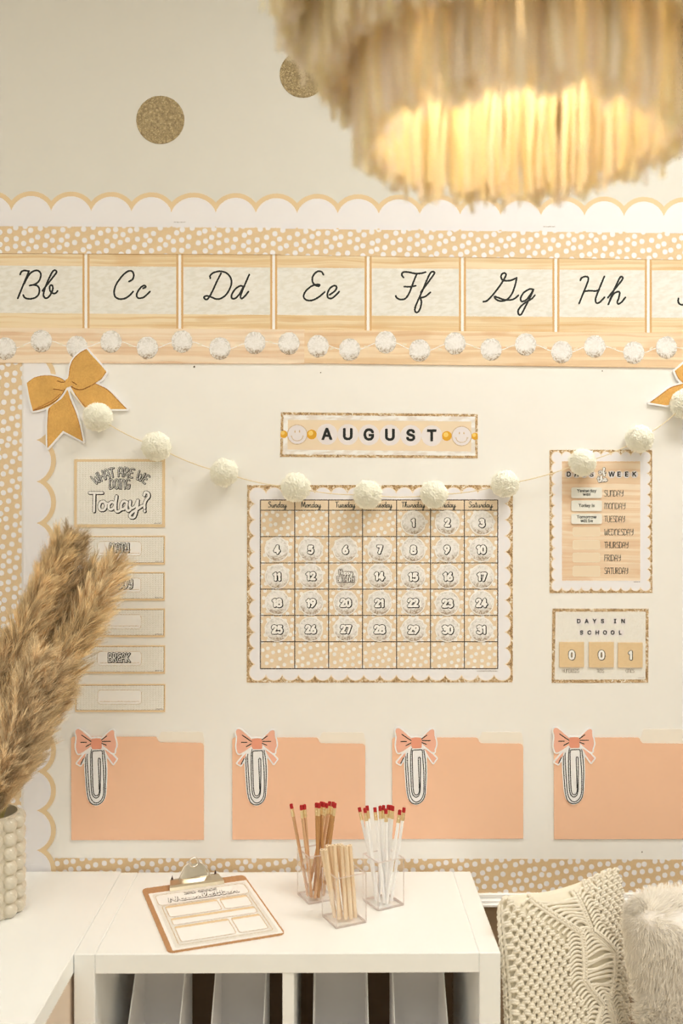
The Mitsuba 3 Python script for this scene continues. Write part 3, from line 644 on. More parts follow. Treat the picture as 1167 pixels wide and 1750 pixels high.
for d, y, w in (('SUNDAY', 843.2, 33), ('MONDAY', 864.8, 36.5), ('TUESDAY', 887, 35.5), ('WEDNESDAY', 909.3, 50), ('THURSDAY', 931.3, 41.5), ('FRIDAY', 953.4, 28.5), ('SATURDAY', 975.4, 41)):
    part(t, 'day_name', sheet(place_text(d, CAPS, 1032.3, y, 10.6, w, .46, anchor='l'), m, .0017), 'ink_soft')
for y0, y1 in ((833, 851), (855, 873), (878, 895.5), (901, 916.5), (923, 938.8), (944.5, 961), (967, 985)):
    part(t, 'slot_outline', sheet(rrect(978.2, y0, 1025, y1, 3.2), m, .0015), 'tan_pale'); part(t, 'slot', sheet(rrect(979.2, y0 + 1, 1024, y1 - 1, 2.6), m, .0017), 'tan_light')
part(t, 'imprint', sheet(sbox(1082, 994, 1093, 994.6), m, .0016), 'ink_grey')
for y0, y1, ls in ((833, 851.3, ('Yesterday', 'was')), (855.3, 873.7, ('Today is',)), (878, 895.5, ('Tomorrow', 'will be'))):
    t = thing('label_card', f'cream rounded label card reading {" ".join(ls)} on the days poster', 'label card', 'moving day labels'); m = H(.0075)
    part(t, 'card', slab(rrect(976, y0, 1028.5, y1, 3), m, 0, .0009), 'card_cream')
    for i, s in enumerate(ls):
        part(t, 'lettering', sans_sheet(s, 5.0, 1002.2, (y0 + y1) / 2 + (0 if len(ls) == 1 else -3.3 + 6.4 * i) + (.6 if s[-1] == 'y' else 0), m, .0011, .1), 'ink')

# --- days in school
t = thing('days_in_school_poster', 'small DAYS IN SCHOOL poster with gold glitter border', 'poster'); m = H(.0046)
ks = lambda x, y: (x / 6.4833 + 935, y / 6.4833 + 1030)
part(t, 'glitter_border', slab(quad(ks(57, 67), ks(1122, 68), ks(1117, 885), ks(50, 888)), m, -.0005, .0005), 'glitter')
part(t, 'knit_panel', sheet(quad(ks(90, 100), ks(1090, 99), ks(1088, 850), ks(82, 853)), m, .0008), 'knit_fine')
for ch, bx, by in [(c, x, 203) for c, x in zip('DAYSIN', (348, 435, 522, 610, 750, 838))] + [(c, x, 330) for c, x in zip('SCHOOL', (378, 465, 552, 638, 722, 808))]:
    part(t, 'letter_bead', sheet(disc(*ks(bx + 6, by + 4), 5.9), m, .0012), 'bead'); part(t, 'lettering', sans_sheet(ch, 6.6, *ks(bx, by), m, .0016, .2), 'ink')
for w, a, b in (('HUNDREDS', 165, 355), ('TENS', 548, 630), ('ONES', 868, 965)):
    part(t, 'place_name', sheet(place_text(w, CAPS, *ks((a + b) / 2, 755), 6.4, (b - a) / 6.4833, .34), m, .0012), 'ink_grey')
part(t, 'imprint', sheet(sbox(1090, 1158.3, 1101, 1158.8), m, .0012), 'ink_grey')
for j, (ch, a, b, c, d) in enumerate((('0', 135, 407, 437, 715), ('0', 463, 737, 437, 716), ('1', 785, 1057, 442, 718))):
    t = thing('digit_card', ['square kraft number card reading 0 above HUNDREDS', 'square kraft number card reading 0 above TENS', 'square kraft number card reading 1 above ONES'][j], 'number card', 'kraft number cards'); m = H(.0085)
    (x0, y0), (x1, y1) = ks(a, c), ks(b, d)
    part(t, 'card', slab(sbox(x0, y0, x1, y1), m, -.002, .0008), 'kraft')
    g = place_text(ch, DIG, (x0 + x1) / 2, (y0 + y1) / 2 + .3, 13.6, None, 1.9)
    part(t, 'outline', sheet(shadowed(g, .9, .5, .4), m, .0010), 'ink_soft'); part(t, 'numeral', sheet(g, m, .0013), 'paper_white')

# --- what are we doing today
t = thing('agenda_sign', 'knit print sign asking What are we doing Today with tan frame', 'sign'); m = H(.0056)
kt = lambda x, y: (x / 6.865 + 120, y / 6.865 + 775)
part(t, 'tan_frame', slab(quad(kt(47, 68), kt(1112, 65), kt(1110, 865), kt(47, 868)), m, -.0012, .0007), 'tan')
part(t, 'knit_panel', sheet(quad(kt(80, 98), kt(1080, 96), kt(1078, 830), kt(78, 832)), m, .0009), 'knit')
sm = unary_union([place_text('WHAT ARE WE', CAPS, *kt(592, 215), 15.5, 100, .55, bend=80), place_text('DOING', CAPS, *kt(583, 358), 16, 36, .55)])
part(t, 'outline', sheet(shadowed(sm, .95, .5, .5), m, .0012), 'ink'); part(t, 'lettering', sheet(sm.buffer(-.02), m, .0015), 'paper_white')
def kts(s): return [kt(float(a), float(b)) for a, b in (w.split(',') for w in s.split())]
big = unary_union([stroke(kts('228,462 378,462'), 2.0), stroke(kts('285,462 280,678'), 2.0)] + [stroke(curve(kts(s), 6), 2.0) for s in (
  '395,560 355,575 340,620 355,660 395,660 420,620 405,570 372,565', '410,590 432,585', '520,580 485,568 455,600 455,645 485,655 520,620 545,500', '545,500 532,600 535,665 560,682 600,655', '665,570 625,560 598,600 600,645 630,650 660,610 668,570', '668,570 660,640 678,672 705,660',
  '705,560 700,610 720,640 760,620 795,550', '795,550 780,660 755,740 715,752 700,725 730,690 790,650 850,610', '868,490 880,458 915,465 922,505 890,545 872,590 872,640', '874,672 874,676')])
part(t, 'outline', sheet(shadowed(big, .9, .9, .9), m, .0012), 'ink'); part(t, 'lettering', sheet(big, m, .0016), 'paper_white')
part(t, 'imprint', sheet(sbox(263, 893.8, 275, 894.5), m, .0012), 'ink_grey')
for j, (y0, y1, w, tx0, tx1) in enumerate(((915.5, 964.5, 'MATH', 187.5, 221.5), (977.6, 1026, 'STUDY', 186, 227.5), (1040, 1088.5, '', 0, 0), (1103, 1151, 'BREAK', 185.5, 223), (1169, 1216.6, '', 0, 0))):
    lab = ['knit print schedule card reading MATH', 'knit print schedule card just below the MATH card, word partly hidden by pampas grass', 'blank knit print schedule card above the BREAK card', 'knit print schedule card reading BREAK', 'blank knit print schedule card, lowest of the column above the peach folder'][j]
    t = thing('schedule_card', lab, 'card', 'knit print schedule cards'); m = H(.0056)
    o = (.4, 0, .2, .5, .8)[j]
    part(t, 'tan_frame', slab(quad((127.8 + o, y0 + .6), (281.6 + o, y0), (281.4 + o, y1 + .4), (127.8 + o, y1)), m, -.0012, .0007), 'tan')
    part(t, 'border_line', sheet(quad((129.6 + o, y0 + 2.2), (280 + o, y0 + 1.8), (279.6 + o, y1 - 2.8), (129.6 + o, y1 - 2.8)), m, .0009), 'ink_brown')
    part(t, 'knit_panel', sheet(quad((130.2 + o, y0 + 2.8), (279.4 + o, y0 + 2.4), (279 + o, y1 - 3.4), (130.2 + o, y1 - 3.4)), m, .0011), 'knit')
    part(t, 'line_print', sheet(rrect(166.3 + o, y0 + 10, 241.3 + o, y0 + 34.2, 5), m, .0013), 'line_tan'); part(t, 'name_box', sheet(rrect(166.8 + o, y0 + 10.5, 240.8 + o, y0 + 33.7, 4.6), m, .0015), 'paper_white')
    part(t, 'line_print', sheet(sbox(170 + o, y0 + 29.4, 238 + o, y0 + 30.1), m, .0017), 'line_tan')
    if w:
        g = place_text(w, CAPS, (tx0 + tx1) / 2, y0 + 20.6, 14.5, tx1 - tx0, .75)
        part(t, 'outline', sheet(shadowed(g, 1.0, .55, .55), m, .0018), 'ink'); part(t, 'lettering', sheet(g, m, .0021), 'paper_white')
    part(t, 'imprint', sheet(sbox(265 + o, y1 - 5.6, 277 + o, y1 - 4.9), m, .0013), 'ink_grey')

# ================================================================== folders with paper clips
kc = 10.609
def PC(s): return [(float(a) / kc + 110, float(b) / kc + 1235) for a, b in (w.split(',') for w in s.split())]
for j, (x0, x1, y0, y1) in enumerate(((122, 349, 1258.5, 1435), (397, 624.5, 1260, 1434), (670, 894, 1260, 1433), (946, 1172, 1260, 1433.5))):
    t = thing('file_folder', ['peach file folder under the blank schedule card, leftmost', 'peach file folder behind the brown pencils', 'peach file folder below the calendar right corner, right of the white pencils', 'peach file folder cut off by the right edge'][j], 'folder', 'peach file folders')
    m = H(.0046)
    tx = x0 + 150; ty = (1250.5, 1251.5, 1251, 1246)[j]
    part(t, 'back_leaf', slab(unary_union([rrect(x0, y0 + 2, x1, y1, 2), Polygon([(tx - 2, y0 + 4), (tx + 3, ty + 1), (tx + 6, ty), (x1 - 7, ty), (x1 - 3, ty + 1.5), (x1 - 1.5, ty + 6), (x1 - 1, y0 + 20), (tx, y0 + 20)])]), m, -.0005, .0004), 'manila')
    fl = Polygon([(x0, y0 + 3), (x0 + 3, y0), (tx - 7, y0), (tx - 4, y0 + 1.2), (tx - 1.5, y0 + 7), (tx + 2, y0 + 9.8), (x1 - 6, y0 + 10.5), (x1 - 2, y0 + 12), (x1 - .5, y0 + 16), (x1 - .5, y1 - .5), (x0 + .3, y1)])
    part(t, 'front_leaf', slab(fl, m, .0022, .0030), 'peach')
    dx, dy = (0, 274, 546.5, 816)[j], (0, 0, -1.5, -2)[j]
    mv = lambda g: affinity.translate(g, dx, dy)
    t = thing('paper_clip_cutout', ['paper cutout of a clip with coral bow on the leftmost peach folder', 'paper cutout of a clip with coral bow on the folder behind the brown pencils', 'paper cutout of a clip with coral bow on the folder right of the white pencils', 'paper cutout of a clip with coral bow on the rightmost folder at the picture edge'][j], 'paper cutout', 'bow paper clip cutouts'); m = H(.0090)
    loops = [Polygon(curve(PC('490,300 400,220 320,150 260,115 215,130 205,180 225,260 220,340 212,420 222,500 255,560 320,540 400,490 485,430'), 4)), Polygon(curve(PC('680,300 760,215 830,150 880,135 905,165 910,250 935,340 940,420 915,490 910,545 860,540 770,470 690,400'), 4))]
    tails = [Polygon(PC('450,490 350,590 228,735 292,772 370,630 420,560')), Polygon(PC('725,480 790,520 880,590 948,662 888,745 800,620'))]
    knot = Polygon(curve(PC('490,300 540,285 600,282 665,290 682,330 680,400 672,470 600,478 520,478 492,440 485,370'), 3, True))
    clip = Polygon(curve(PC('500,480 420,520 385,640 385,800 405,1100 420,1250 460,1400 560,1480 660,1440 725,1330 745,1150 755,900 745,650 720,500 600,470'), 4, True))
    body = unary_union([q.buffer(0) for q in loops + tails + [knot, clip]])
    part(t, 'backing', slab(mv(body.buffer(2.4).buffer(1).buffer(-1)), m, -.0012, .0010), 'bow_white')
    for q in loops: part(t, 'bow__loop', sheet(mv(q.buffer(0)), m, .0012), 'peach_mid')
    for q in tails: part(t, 'bow__tail', sheet(mv(q.difference(clip.buffer(1.2))), m, .0012), 'peach_mid')
    part(t, 'bow__knot', sheet(mv(knot.buffer(0)), m, .0014), 'peach_dark')
    ln = ['420,570 415,640 430,900 455,1250 490,1380 560,1450 640,1430 700,1340 718,1200 715,900 700,680 690,530 672,505 600,508 530,512 508,540 508,700 515,1000 525,1200 545,1300 580,1322 620,1300 640,1220 655,1000 655,700 645,645 620,650 618,720 630,1000 632,1200',
          '385,620 388,800 405,1100 425,1300 470,1440 560,1485 660,1455 730,1350 745,1150 752,900 742,680 715,500', '495,485 480,600 480,900 490,1150 510,1300 565,1362 625,1335 650,1250 655,1100']
    lines = [stroke(curve(PC(s), 5), .62) for s in ln] + [stroke(PC(s), .7) for s in ('320,225 485,338', '303,355 403,355', '393,432 480,383', '678,308 770,240', '690,338 835,338', '680,372 760,406', '350,650 300,750')]
    part(t, 'line_print', sheet(mv(unary_union(lines)), m, .0017), 'ink')

# ================================================================== pom-pom garland
garland = thing('pom_pom_garland', 'cream yarn pom-pom garland strung across the board between the two bows', 'garland')
PP = [(167, 713, 24.5), (267, 763, 25), (383, 808, 24), (505, 833, 25), (628, 845, 25), (741, 845, 24), (863, 827, 23.5), (995, 790, 23.5), (1093, 750, 23.5), (1172, 690, 26)]
HC = .036
def pom_mesh(seed, r):
    rg = np.random.RandomState(seed)
    core = trimesh.creation.icosphere(5, 1.0); d = np.array(core.vertices)
    big = meshkit.noise(d * 2.6 + 5, seed) - .5; lump = meshkit.noise(d * 11 + 3, seed + 1) - .5; tuft = meshkit.noise(d * 27, seed + 2) - .5
    body = d * (r * (.92 + .17 * big + .15 * lump + .12 * tuft))[:, None]
    n0 = trimesh.Trimesh(body, core.faces, process=False).vertex_normals
    N = 1500
    k = np.arange(N) + .5; ph = np.arccos(1 - 2 * k / N); th = math.pi * (1 + 5 ** .5) * k
    d = np.column_stack([np.cos(th) * np.sin(ph), np.sin(th) * np.sin(ph), np.cos(ph)]); d = unit(d + rg.normal(0, .05, d.shape))
    L = r * (1.0 + .16 * (meshkit.noise(d * 2.6 + 5, seed) - .5) + rg.normal(0, .03, N))
    bend = unit(np.cross(d, rg.normal(0, 1, d.shape))) * (r * .09 * rg.rand(N, 1))
    P = np.stack([d * (r * .75), d * (L * .92)[:, None] + bend * .5, d * L[:, None] + bend], 1)
    v, f = ribbons(P, unit(np.cross(d, rg.normal(0, 1, d.shape))), np.tile(np.array([[.0015, .0022, .0016]]), (N, 1)))
    return np.vstack([body, v]), np.vstack([core.faces, f + len(body)]), np.vstack([n0, np.repeat(unit(d + rg.normal(0, .25, d.shape)), 6, axis=0)])
pmesh = [pom_mesh(s, .0315) for s in (1, 2, 3)]
pos = []
for j, (x, y, r) in enumerate(PP):
    p = on_wall(x, y, HC); pos.append(p)
    v, f, nv = pmesh[j % 3]; R = trimesh.transformations.random_rotation_matrix(np.random.RandomState(j).rand(3))[:3, :3]
    part(garland, 'pom_pom', hairy((v * (r / 24.3)) @ R.T + p, f, nv @ R.T, 'yarn'), 'yarn')
ends = [on_wall(120, 668, .016)] + pos
path = []
for a, b in zip(ends[:-1], ends[1:]):
    tt = np.linspace(0, 1, 8, endpoint=False)[:, None]; q = a + (b - a) * tt; q[:, 2] -= .006 * (4 * tt[:, 0] * (1 - tt[:, 0])); path.append(q)
part(garland, 'string', tube(np.vstack(path + [ends[-1][None]]), .0011, 5), 'string')

# ================================================================== cube shelf, left cabinet
ZT = .770; YF, YB = -.410, -.020; XL, XR = -.4725, .3047; B = .0015
shelf = thing('cube_shelf', 'white cube shelf carrying the clipboard and pencil cups, grey files inside', 'shelf')
TH = .0365
part(shelf, 'top_board', box(XL + .0385, XR - .0395, YF, YB, ZT - TH, ZT, B), 'white_lacquer')
part(shelf, 'side_panel', box(XL, XL + .0380, YF, YB, 0, ZT, B), 'white_lacquer'); part(shelf, 'side_panel', box(XR - .0390, XR, YF, YB, 0, ZT, B), 'white_lacquer')
part(shelf, 'divider', box(-.0934, -.0725, YF + .002, YB, .0365, ZT - TH, .0005), 'white_lacquer')
part(shelf, 'shelf_board', box(XL + .038, -.0934, YF + .002, YB, .378, .395, .0005), 'white_lacquer'); part(shelf, 'shelf_board', box(-.0725, XR - .039, YF + .002, YB, .378, .395, .0005), 'white_lacquer')
part(shelf, 'bottom_board', box(XL + .038, XR - .039, YF, YB, 0, .0365, B), 'white_lacquer')
cab = thing('corner_cabinet', 'white cube cabinet at the lower left corner carrying the bubble vase', 'cabinet')
CX0, CX1, CY0, CY1 = XL - .0010 - .42, XL - .0010, -.85, -.012
part(cab, 'top_board', box(CX0, CX1, CY0, CY1, ZT - TH, ZT - .0002, B), 'white_lacquer')
part(cab, 'end_panel', box(CX0, CX1 - .014, CY0, CY0 + .038, 0, ZT - TH, B), 'white_lacquer'); part(cab, 'end_panel', box(CX0, CX1 - .014, CY1 - .038, CY1, 0, ZT - TH, B), 'white_lacquer')
part(cab, 'side_panel', box(CX1 - .014, CX1 - .006, CY0 + .001, CY1 - .001, 0, ZT - TH), 'cab_side')
part(cab, 'back_panel', box(CX0, CX0 + .012, CY0 + .038, CY1 - .038, .0365, ZT - TH), 'white_lacquer')
part(cab, 'divider', box(CX0 + .012, CX1 - .014, -.44, -.42, .0365, ZT - TH), 'white_lacquer')
part(cab, 'shelf_board', box(CX0 + .012, CX1 - .014, CY0 + .038, -.44, .378, .395), 'white_lacquer'); part(cab, 'shelf_board', box(CX0 + .012, CX1 - .014, -.42, CY1 - .038, .378, .395), 'white_lacquer')
part(cab, 'bottom_board', box(CX0, CX1 - .014, CY0 + .038, CY1 - .038, 0, .0365), 'white_lacquer')
# grey magazine files
for j, (xa, xb) in enumerate(((-.397, -.296), (-.237, -.134), (-.040, .068), (.117, .2215))):
    t = thing('magazine_file', ['grey magazine file in the left cubby, nearest the left cabinet', 'grey magazine file in the left cubby, next to the divider', 'grey magazine file in the right cubby, next to the divider', 'grey magazine file in the right cubby, nearest the macrame pillow'][j], 'magazine file', 'grey magazine files in the cubbies')
    yb, yf, z0, z1, zf = -.145, -.392, .3952, .715, .494
    prof = Polygon([(yb, z0), (yb, z1), (-.171, z1), (yf, zf), (yf, z0)])
    for x in (xa, xb - .0022):
        g = trimesh.creation.extrude_polygon(prof, .0022, engine='earcut'); g.vertices = np.column_stack([g.vertices[:, 2] + x, g.vertices[:, 0], g.vertices[:, 1]]); g.fix_normals()
        part(t, 'side_panel', g, 'grey_card')
        e = np.array([[x + .0011, -.171, z1 + .0002], [x + .0011, yf, zf + .0002]])
        part(t, 'edge_trim', tube(e, .0013, 5), 'grey_edge')
    part(t, 'back_panel', box(xa + .0022, xb - .0022, yb - .0022, yb, z0, z1), 'grey_card'); part(t, 'front_panel', box(xa + .0022, xb - .0022, yf, yf + .0022, z0, zf), 'grey_card'); part(t, 'bottom_panel', box(xa + .0022, xb - .0022, yf + .0022, yb - .0022, z0, z0 + .0022), 'grey_card')

# ================================================================== clipboard
zb = ZT + .0032
c = np.array([on_level(x, y, zb)[:2] for x, y in ((228.8, 1520), (408, 1497), (497.5, 1592), (302.8, 1626))])
ctr = c.mean(0); ux = unit((c[1] - c[0]) + (c[2] - c[3])); vy = np.array([-ux[1], ux[0]])
Wd = (np.linalg.norm(c[1] - c[0]) + np.linalg.norm(c[2] - c[3])) / 2; Ht = (np.linalg.norm(c[0] - c[3]) + np.linalg.norm(c[1] - c[2])) / 2
print('clipboard', Wd, Ht, np.degrees(math.atan2(ux[1], ux[0])), [np.linalg.norm(c[i] - c[(i + 1) % 4]) for i in range(4)])
def desk_map(z):
    def f(a, b, dh=0.0):
        a, b = np.asarray(a, float), np.asarray(b, float)
        xy = ctr[None] + a[:, None] * ux[None] + b[:, None] * vy[None]
        return np.column_stack([xy, np.full(len(a), z) + dh])
    return f
cb = thing('clipboard', 'brown hardboard clipboard with metal clip lying on the white shelf', 'clipboard')
m = desk_map(ZT)
part(cb, 'board', slab(rrect(-Wd / 2, -Ht / 2, Wd / 2, Ht / 2, .012), m, .0003, .0032), 'hardboard')
PW, PH = Wd * .945, Ht * .885
ns = thing('newsletter_sheet', 'printed 3rd grade Newsletter sheet held by the clipboard', 'paper sheet')
oy = -Ht / 2 + PH / 2 + .003; ox = Wd * .012
mp = desk_map(ZT + .0034)
sh = lambda g: affinity.translate(affinity.scale(g, PW, PH, origin=(0, 0)), ox, oy)   # paper units -0.5 .. 0.5, y up
part(ns, 'sheet', slab(sh(sbox(-.5, -.5, .5, .5)), mp, 0, .0003), 'paper_white')
def rr(x0, y0, x1, y1, r=.03): return affinity.translate(affinity.scale(rrect(0, 0, (x1 - x0) * PW, (y1 - y0) * PH, r * PW), 1, 1), x0 * PW + ox, y0 * PH + oy)
bd = rr(-.47, -.475, .47, .475, .02)
part(ns, 'knit_print', sheet(bd.difference(rr(-.39, -.415, .39, .26, .02)), mp, .0005), 'knit_fine')
part(ns, 'title_box', sheet(rr(-.45, .245, .45, .44, .05), mp, .0006), 'paper_white')
part(ns, 'line_print', sheet(unary_union([g.boundary.buffer(.0006) for g in (rr(-.45, .245, .45, .44, .05), rr(-.43, -.44, .43, .23, .03))]), mp, .0008), 'line_tan')
bands, lines = [], []
for x0, y0, x1, y1 in ((-.40, .02, .10, .215), (.13, .02, .40, .215), (-.40, -.12, .40, -.005), (-.40, -.40, .10, -.145), (.13, -.40, .40, -.145)):
    g = rr(x0, y0, x1, y1, .03); lines.append(g.boundary.buffer(.0006))
    bands.append(g.intersection(sbox(-1, (y1 - .032) * PH + oy, 1, 1)))
    part(ns, 'text_box', sheet(g, mp, .0007), 'paper_white')
part(ns, 'heading_band', sheet(unary_union(bands), mp, .0009), 'tan'); part(ns, 'line_print', sheet(unary_union(lines), mp, .0010), 'line_tan')
flipy = lambda g: affinity.translate(affinity.scale(g, 1, -1, origin=(0, 0)), ox, oy)
g1 = flipy(place_text('3RD GRADE', CAPS, 0, -.405 * PH, .011, .070, .00055)); g2 = flipy(place_text('Newsletter', LOW, 0, -.325 * PH, .024, .145, .0016))
part(ns, 'outline', sheet(unary_union([shadowed(g1, .0005, .0003, -.0003), shadowed(g2, .0008, .0007, -.0008)]), mp, .0010), 'ink_soft')
part(ns, 'lettering', sheet(unary_union([g1.buffer(-.0001), g2]), mp, .0014), 'paper_white')
# clip: pressed steel jaw, raised lever with a ring
ct = Ht / 2
def strip3(prof, x0, x1, taper=0):          # profile in (b, z) swept across the board, narrowing to the top
    n = len(prof); v = []
    for s, x in ((-1, x0), (1, x1)):
        for (b, z) in prof: v.append((x - s * 0.0, b, z))
    return np.array(v)
jaw = []
W2 = .0585
prof = np.array([(-.034, .0005), (-.031, .0065), (-.026, .0095), (-.014, .0105), (-.006, .0125), (.004, .0110)])
rows = []
for b, z in prof: rows.append([(-W2 + (.006 if b > -.03 else 0) * (b + .034) / .03, b, z), (W2 - (.006 if b > -.03 else 0) * (b + .034) / .03, b, z)])
V = np.array(rows).reshape(-1, 3); F = []
for i in range(len(prof) - 1): F += [[2 * i, 2 * i + 1, 2 * i + 3], [2 * i, 2 * i + 3, 2 * i + 2]]
def to_board(v, z0=ZT + .0036): return np.column_stack([(ctr[None] + v[:, :1] * ux[None] + (v[:, 1:2] + ct - .004) * vy[None]), v[:, 2] + z0])
def thicken(v, f, d):
    n = trimesh.Trimesh(v, f, process=False).vertex_normals; k = len(v)
    e = trimesh.Trimesh(v, f, process=False); edges = e.edges_sorted; u, cnt = np.unique(edges, axis=0, return_counts=True); bnd = u[cnt == 1]
    q = [[a, b, b + k] for a, b in bnd] + [[a, b + k, a + k] for a, b in bnd]
    return np.vstack([v, v - n * d]), np.vstack([f, f[:, ::-1] + k, q])
v, f = thicken(to_board(V), np.array(F), .0008); part(cb, 'clip__jaw', (v, f), 'metal', 20)
# lever plate: arched trapezoid rising up and back from the jaw
gl = np.linspace(-1, 1, 13); hl = np.linspace(0, 1, 7); V = []; F = []
for h in hl:
    w = .031 - .012 * h ** 1.2
    for a in gl: V.append((a * w, -.004 + .006 * h, .010 + .026 * h + .003 * (1 - a * a)))
for i in range(6):
    for j in range(12): k = i * 13 + j; F += [[k, k + 1, k + 14], [k, k + 14, k + 13]]
v, f = thicken(to_board(np.array(V)), np.array(F), .0008); part(cb, 'clip__lever', (v, f), 'chrome', True)
a = np.linspace(0, 2 * math.pi, 25); part(cb, 'clip__ring', tube(to_board(np.column_stack([.0095 * np.cos(a), .0035 + .002 * np.sin(a), .0415 + .0088 * np.sin(a)])), .0022, 7, False), 'chrome', True)
a = np.linspace(0, math.pi, 13)
for s in (-1, 1): part(cb, 'clip__spring_wire', tube(to_board(np.array([(s * .034, -.008, .010), (s * .030, -.004, .022), (s * .022, .001, .034), (s * .012, .003, .041)])), .0018, 6), 'chrome', True)
for s in (-1, 1):
    tip = trimesh.creation.cone(.0042, .014, sections=10); v = np.array(tip.vertices) + [s * .047, .002, .006]; part(cb, 'clip__rubber_tip', (to_board(v), tip.faces), 'rubber', 30)

# ================================================================== pencil cups
def cup(front, left, right, hgt, lab):
    fc, lc, rc = (on_level(*q, ZT + .0003)[:2] for q in (front, left, right))
    u, v = unit(lc - fc), unit(rc - fc)
    s = (np.linalg.norm(lc - fc) + np.linalg.norm(rc - fc)) / 2
    bis = unit(u + v); pb = np.array([bis[1], -bis[0]])
    if pb @ u < 0: pb = -pb
    u0, v0 = u, v
    u, w = unit(bis + pb), unit(bis - pb)
    print(lab, 'sides', np.linalg.norm(lc - fc), np.linalg.norm(rc - fc), 'cos', u0 @ v0)
    s = min(max(s, .062), .076); cen = fc + (u + w) * s / 2
    wl = .003
    z0, z1 = ZT + .0004, ZT + hgt
    cnr = lambda r, z: np.array([np.append(cen + a * u * r + b * w * r, z) for a, b in ((-1, -1), (1, -1), (1, 1), (-1, 1))])
    t = thing('pencil_cup', lab, 'pencil cup')
    lo, hi = cnr(s / 2, z0), cnr(s / 2, z1)
    for q in range(4):
        r_ = (q + 1) % 4
        part(t, 'wall', (np.array([lo[q], lo[r_], hi[r_], hi[q]]), np.array([[0, 1, 2], [0, 2, 3]])), 'acrylic')
    part(t, 'base', (lo, np.array([[0, 1, 2], [0, 2, 3]])), 'acrylic')
    a0, a1, b0, b1 = cnr(s / 2, z1 - .0004), cnr(s / 2 - .0028, z1 - .0004), cnr(s / 2 - .0004, z0 + .0006), cnr(s / 2 - .0028, z0 + .0006)
    def ring(o, i, h):
        o2, i2 = o + [0, 0, h], i + [0, 0, h]; V = np.vstack([o, i, o2, i2]); F = []
        for q in range(4):
            r_ = (q + 1) % 4
            F += [[8 + q, 8 + r_, 12 + r_], [8 + q, 12 + r_, 12 + q], [q, 4 + r_, r_], [q, 4 + q, 4 + r_], [q, r_, 8 + r_], [q, 8 + r_, 8 + q], [4 + q, 12 + r_, 4 + r_], [4 + q, 12 + q, 12 + r_]]
        return V, np.array(F)
    part(t, 'rim', ring(a0 - [0, 0, .0008], a1 - [0, 0, .0008], .0013), 'acrylic_edge'); part(t, 'base_edge', ring(b0, b1, .0032), 'acrylic_edge')
    for q in range(4): part(t, 'corner_edge', tube(np.array([cnr(s / 2 - .0008, z0 + .004)[q], cnr(s / 2 - .0008, z1 - .0006)[q]]), .0010, 6), 'acrylic_edge')
    return cen, u, w, s
cupA = cup((527.5, 1547), (504.5, 1531.6), (583, 1540), .098, 'clear acrylic cup holding the brown pencils, behind the stick cup')
cupB = cup((574.7, 1588.4), (546.9, 1565), (623.7, 1578.4), .098, 'clear acrylic cup of bare wooden pencils, frontmost of three')
cupC = cup((646, 1558), (623.7, 1545), (692.8, 1549.4), .098, 'clear acrylic cup holding the white pencils, right of the others')
kp = lambda x, y: (x / 4.4885 + 470, y / 4.4885 + 1340)
def pencil(cupx, top_px, bottom, L, r, name, lab, group, kind, mt):
    cen, u, w, s = cupx
    lim = s / 2 - .003 - r * 1.6
    b2 = cen + u * bottom[0] * lim + w * bottom[1] * lim
    b = np.array([b2[0], b2[1], ZT + .0056 + r * .5])
    d = ray(*top_px); d = d / np.linalg.norm(d); oc = CAM - b
    B_ = d @ oc; C_ = oc @ oc - L * L; disc_ = B_ * B_ - C_
    if disc_ < 0: tt = -B_; L = np.linalg.norm(CAM + d * tt - b)
    else:
        # the solution whose top leans least
        tt = min((-B_ - math.sqrt(disc_), -B_ + math.sqrt(disc_)), key=lambda q: np.linalg.norm((CAM + d * q)[:2] - cen))
    top = CAM + d * tt; ax = unit(top - b); L = np.linalg.norm(top - b)
    t = thing(name, lab, 'pencil', group)
    P = lambda a: b + ax * a
    if kind == 'eraser':
        part(t, 'shaft', tube(np.array([P(0), P(L - .026)]), r, 6), mt)
        part(t, 'ferrule', tube(np.array([P(L - .026), P(L - .0245), P(L - .022), P(L - .0185), P(L - .017), P(L - .0155), P(L - .011), P(L - .0095)]), np.array([1.02, 1.12, .98, .98, 1.12, .98, .98, 1.12]) * r, 12), 'brass', 30)
        part(t, 'eraser', tube(np.array([P(L - .0095), P(L - .001), P(L)]), np.array([.96, .96, .8]) * r, 12), 'eraser', 40)
    else:
        part(t, 'shaft', tube(np.array([P(0), P(L)]), r, 12), mt, 40); part(t, 'lead', tube(np.array([P(L), P(L + .0003)]), r * .3, 8), 'graphite')
brown = sorted([(122, 152, -.2, -.9), (200, 162, -.55, -.75), (225, 157, .2, -.5), (317, 143, -.9, -.2), (337, 147, .3, .2), (355, 134, -.7, .35), (375, 140, .8, .1), (400, 147, .1, -.9), (420, 132, -.95, -.6), (447, 136, -.6, -.1), (460, 146, -.3, .6)])
tones = ['pencil_tan', 'pencil_brown']
for j, (x, y, a, b_) in enumerate(brown):
    pencil(cupA, kp(x, y), (a, b_), .190, .0036, 'pencil', 'brown wooden pencil with red eraser, leftmost in the brown pencil cup, standing apart' if j == 0 else f'brown wooden pencil with red eraser, {ORD[j]} from the left in its cup', 'brown pencils in the cup', 'eraser', tones[(j * 7 // 3) % 2])
white = sorted([(645, 178, -.3, -.6), (688, 183, .0, -.75), (705, 166, .5, -.4), (765, 178, -.7, -.3), (805, 168, .3, .4), (833, 163, .7, -.1), (850, 190, -.5, .1), (868, 160, .7, .5), (888, 163, .5, .75), (903, 168, .0, .3), (958, 198, -.9, -.2), (990, 181, -.6, .5)])
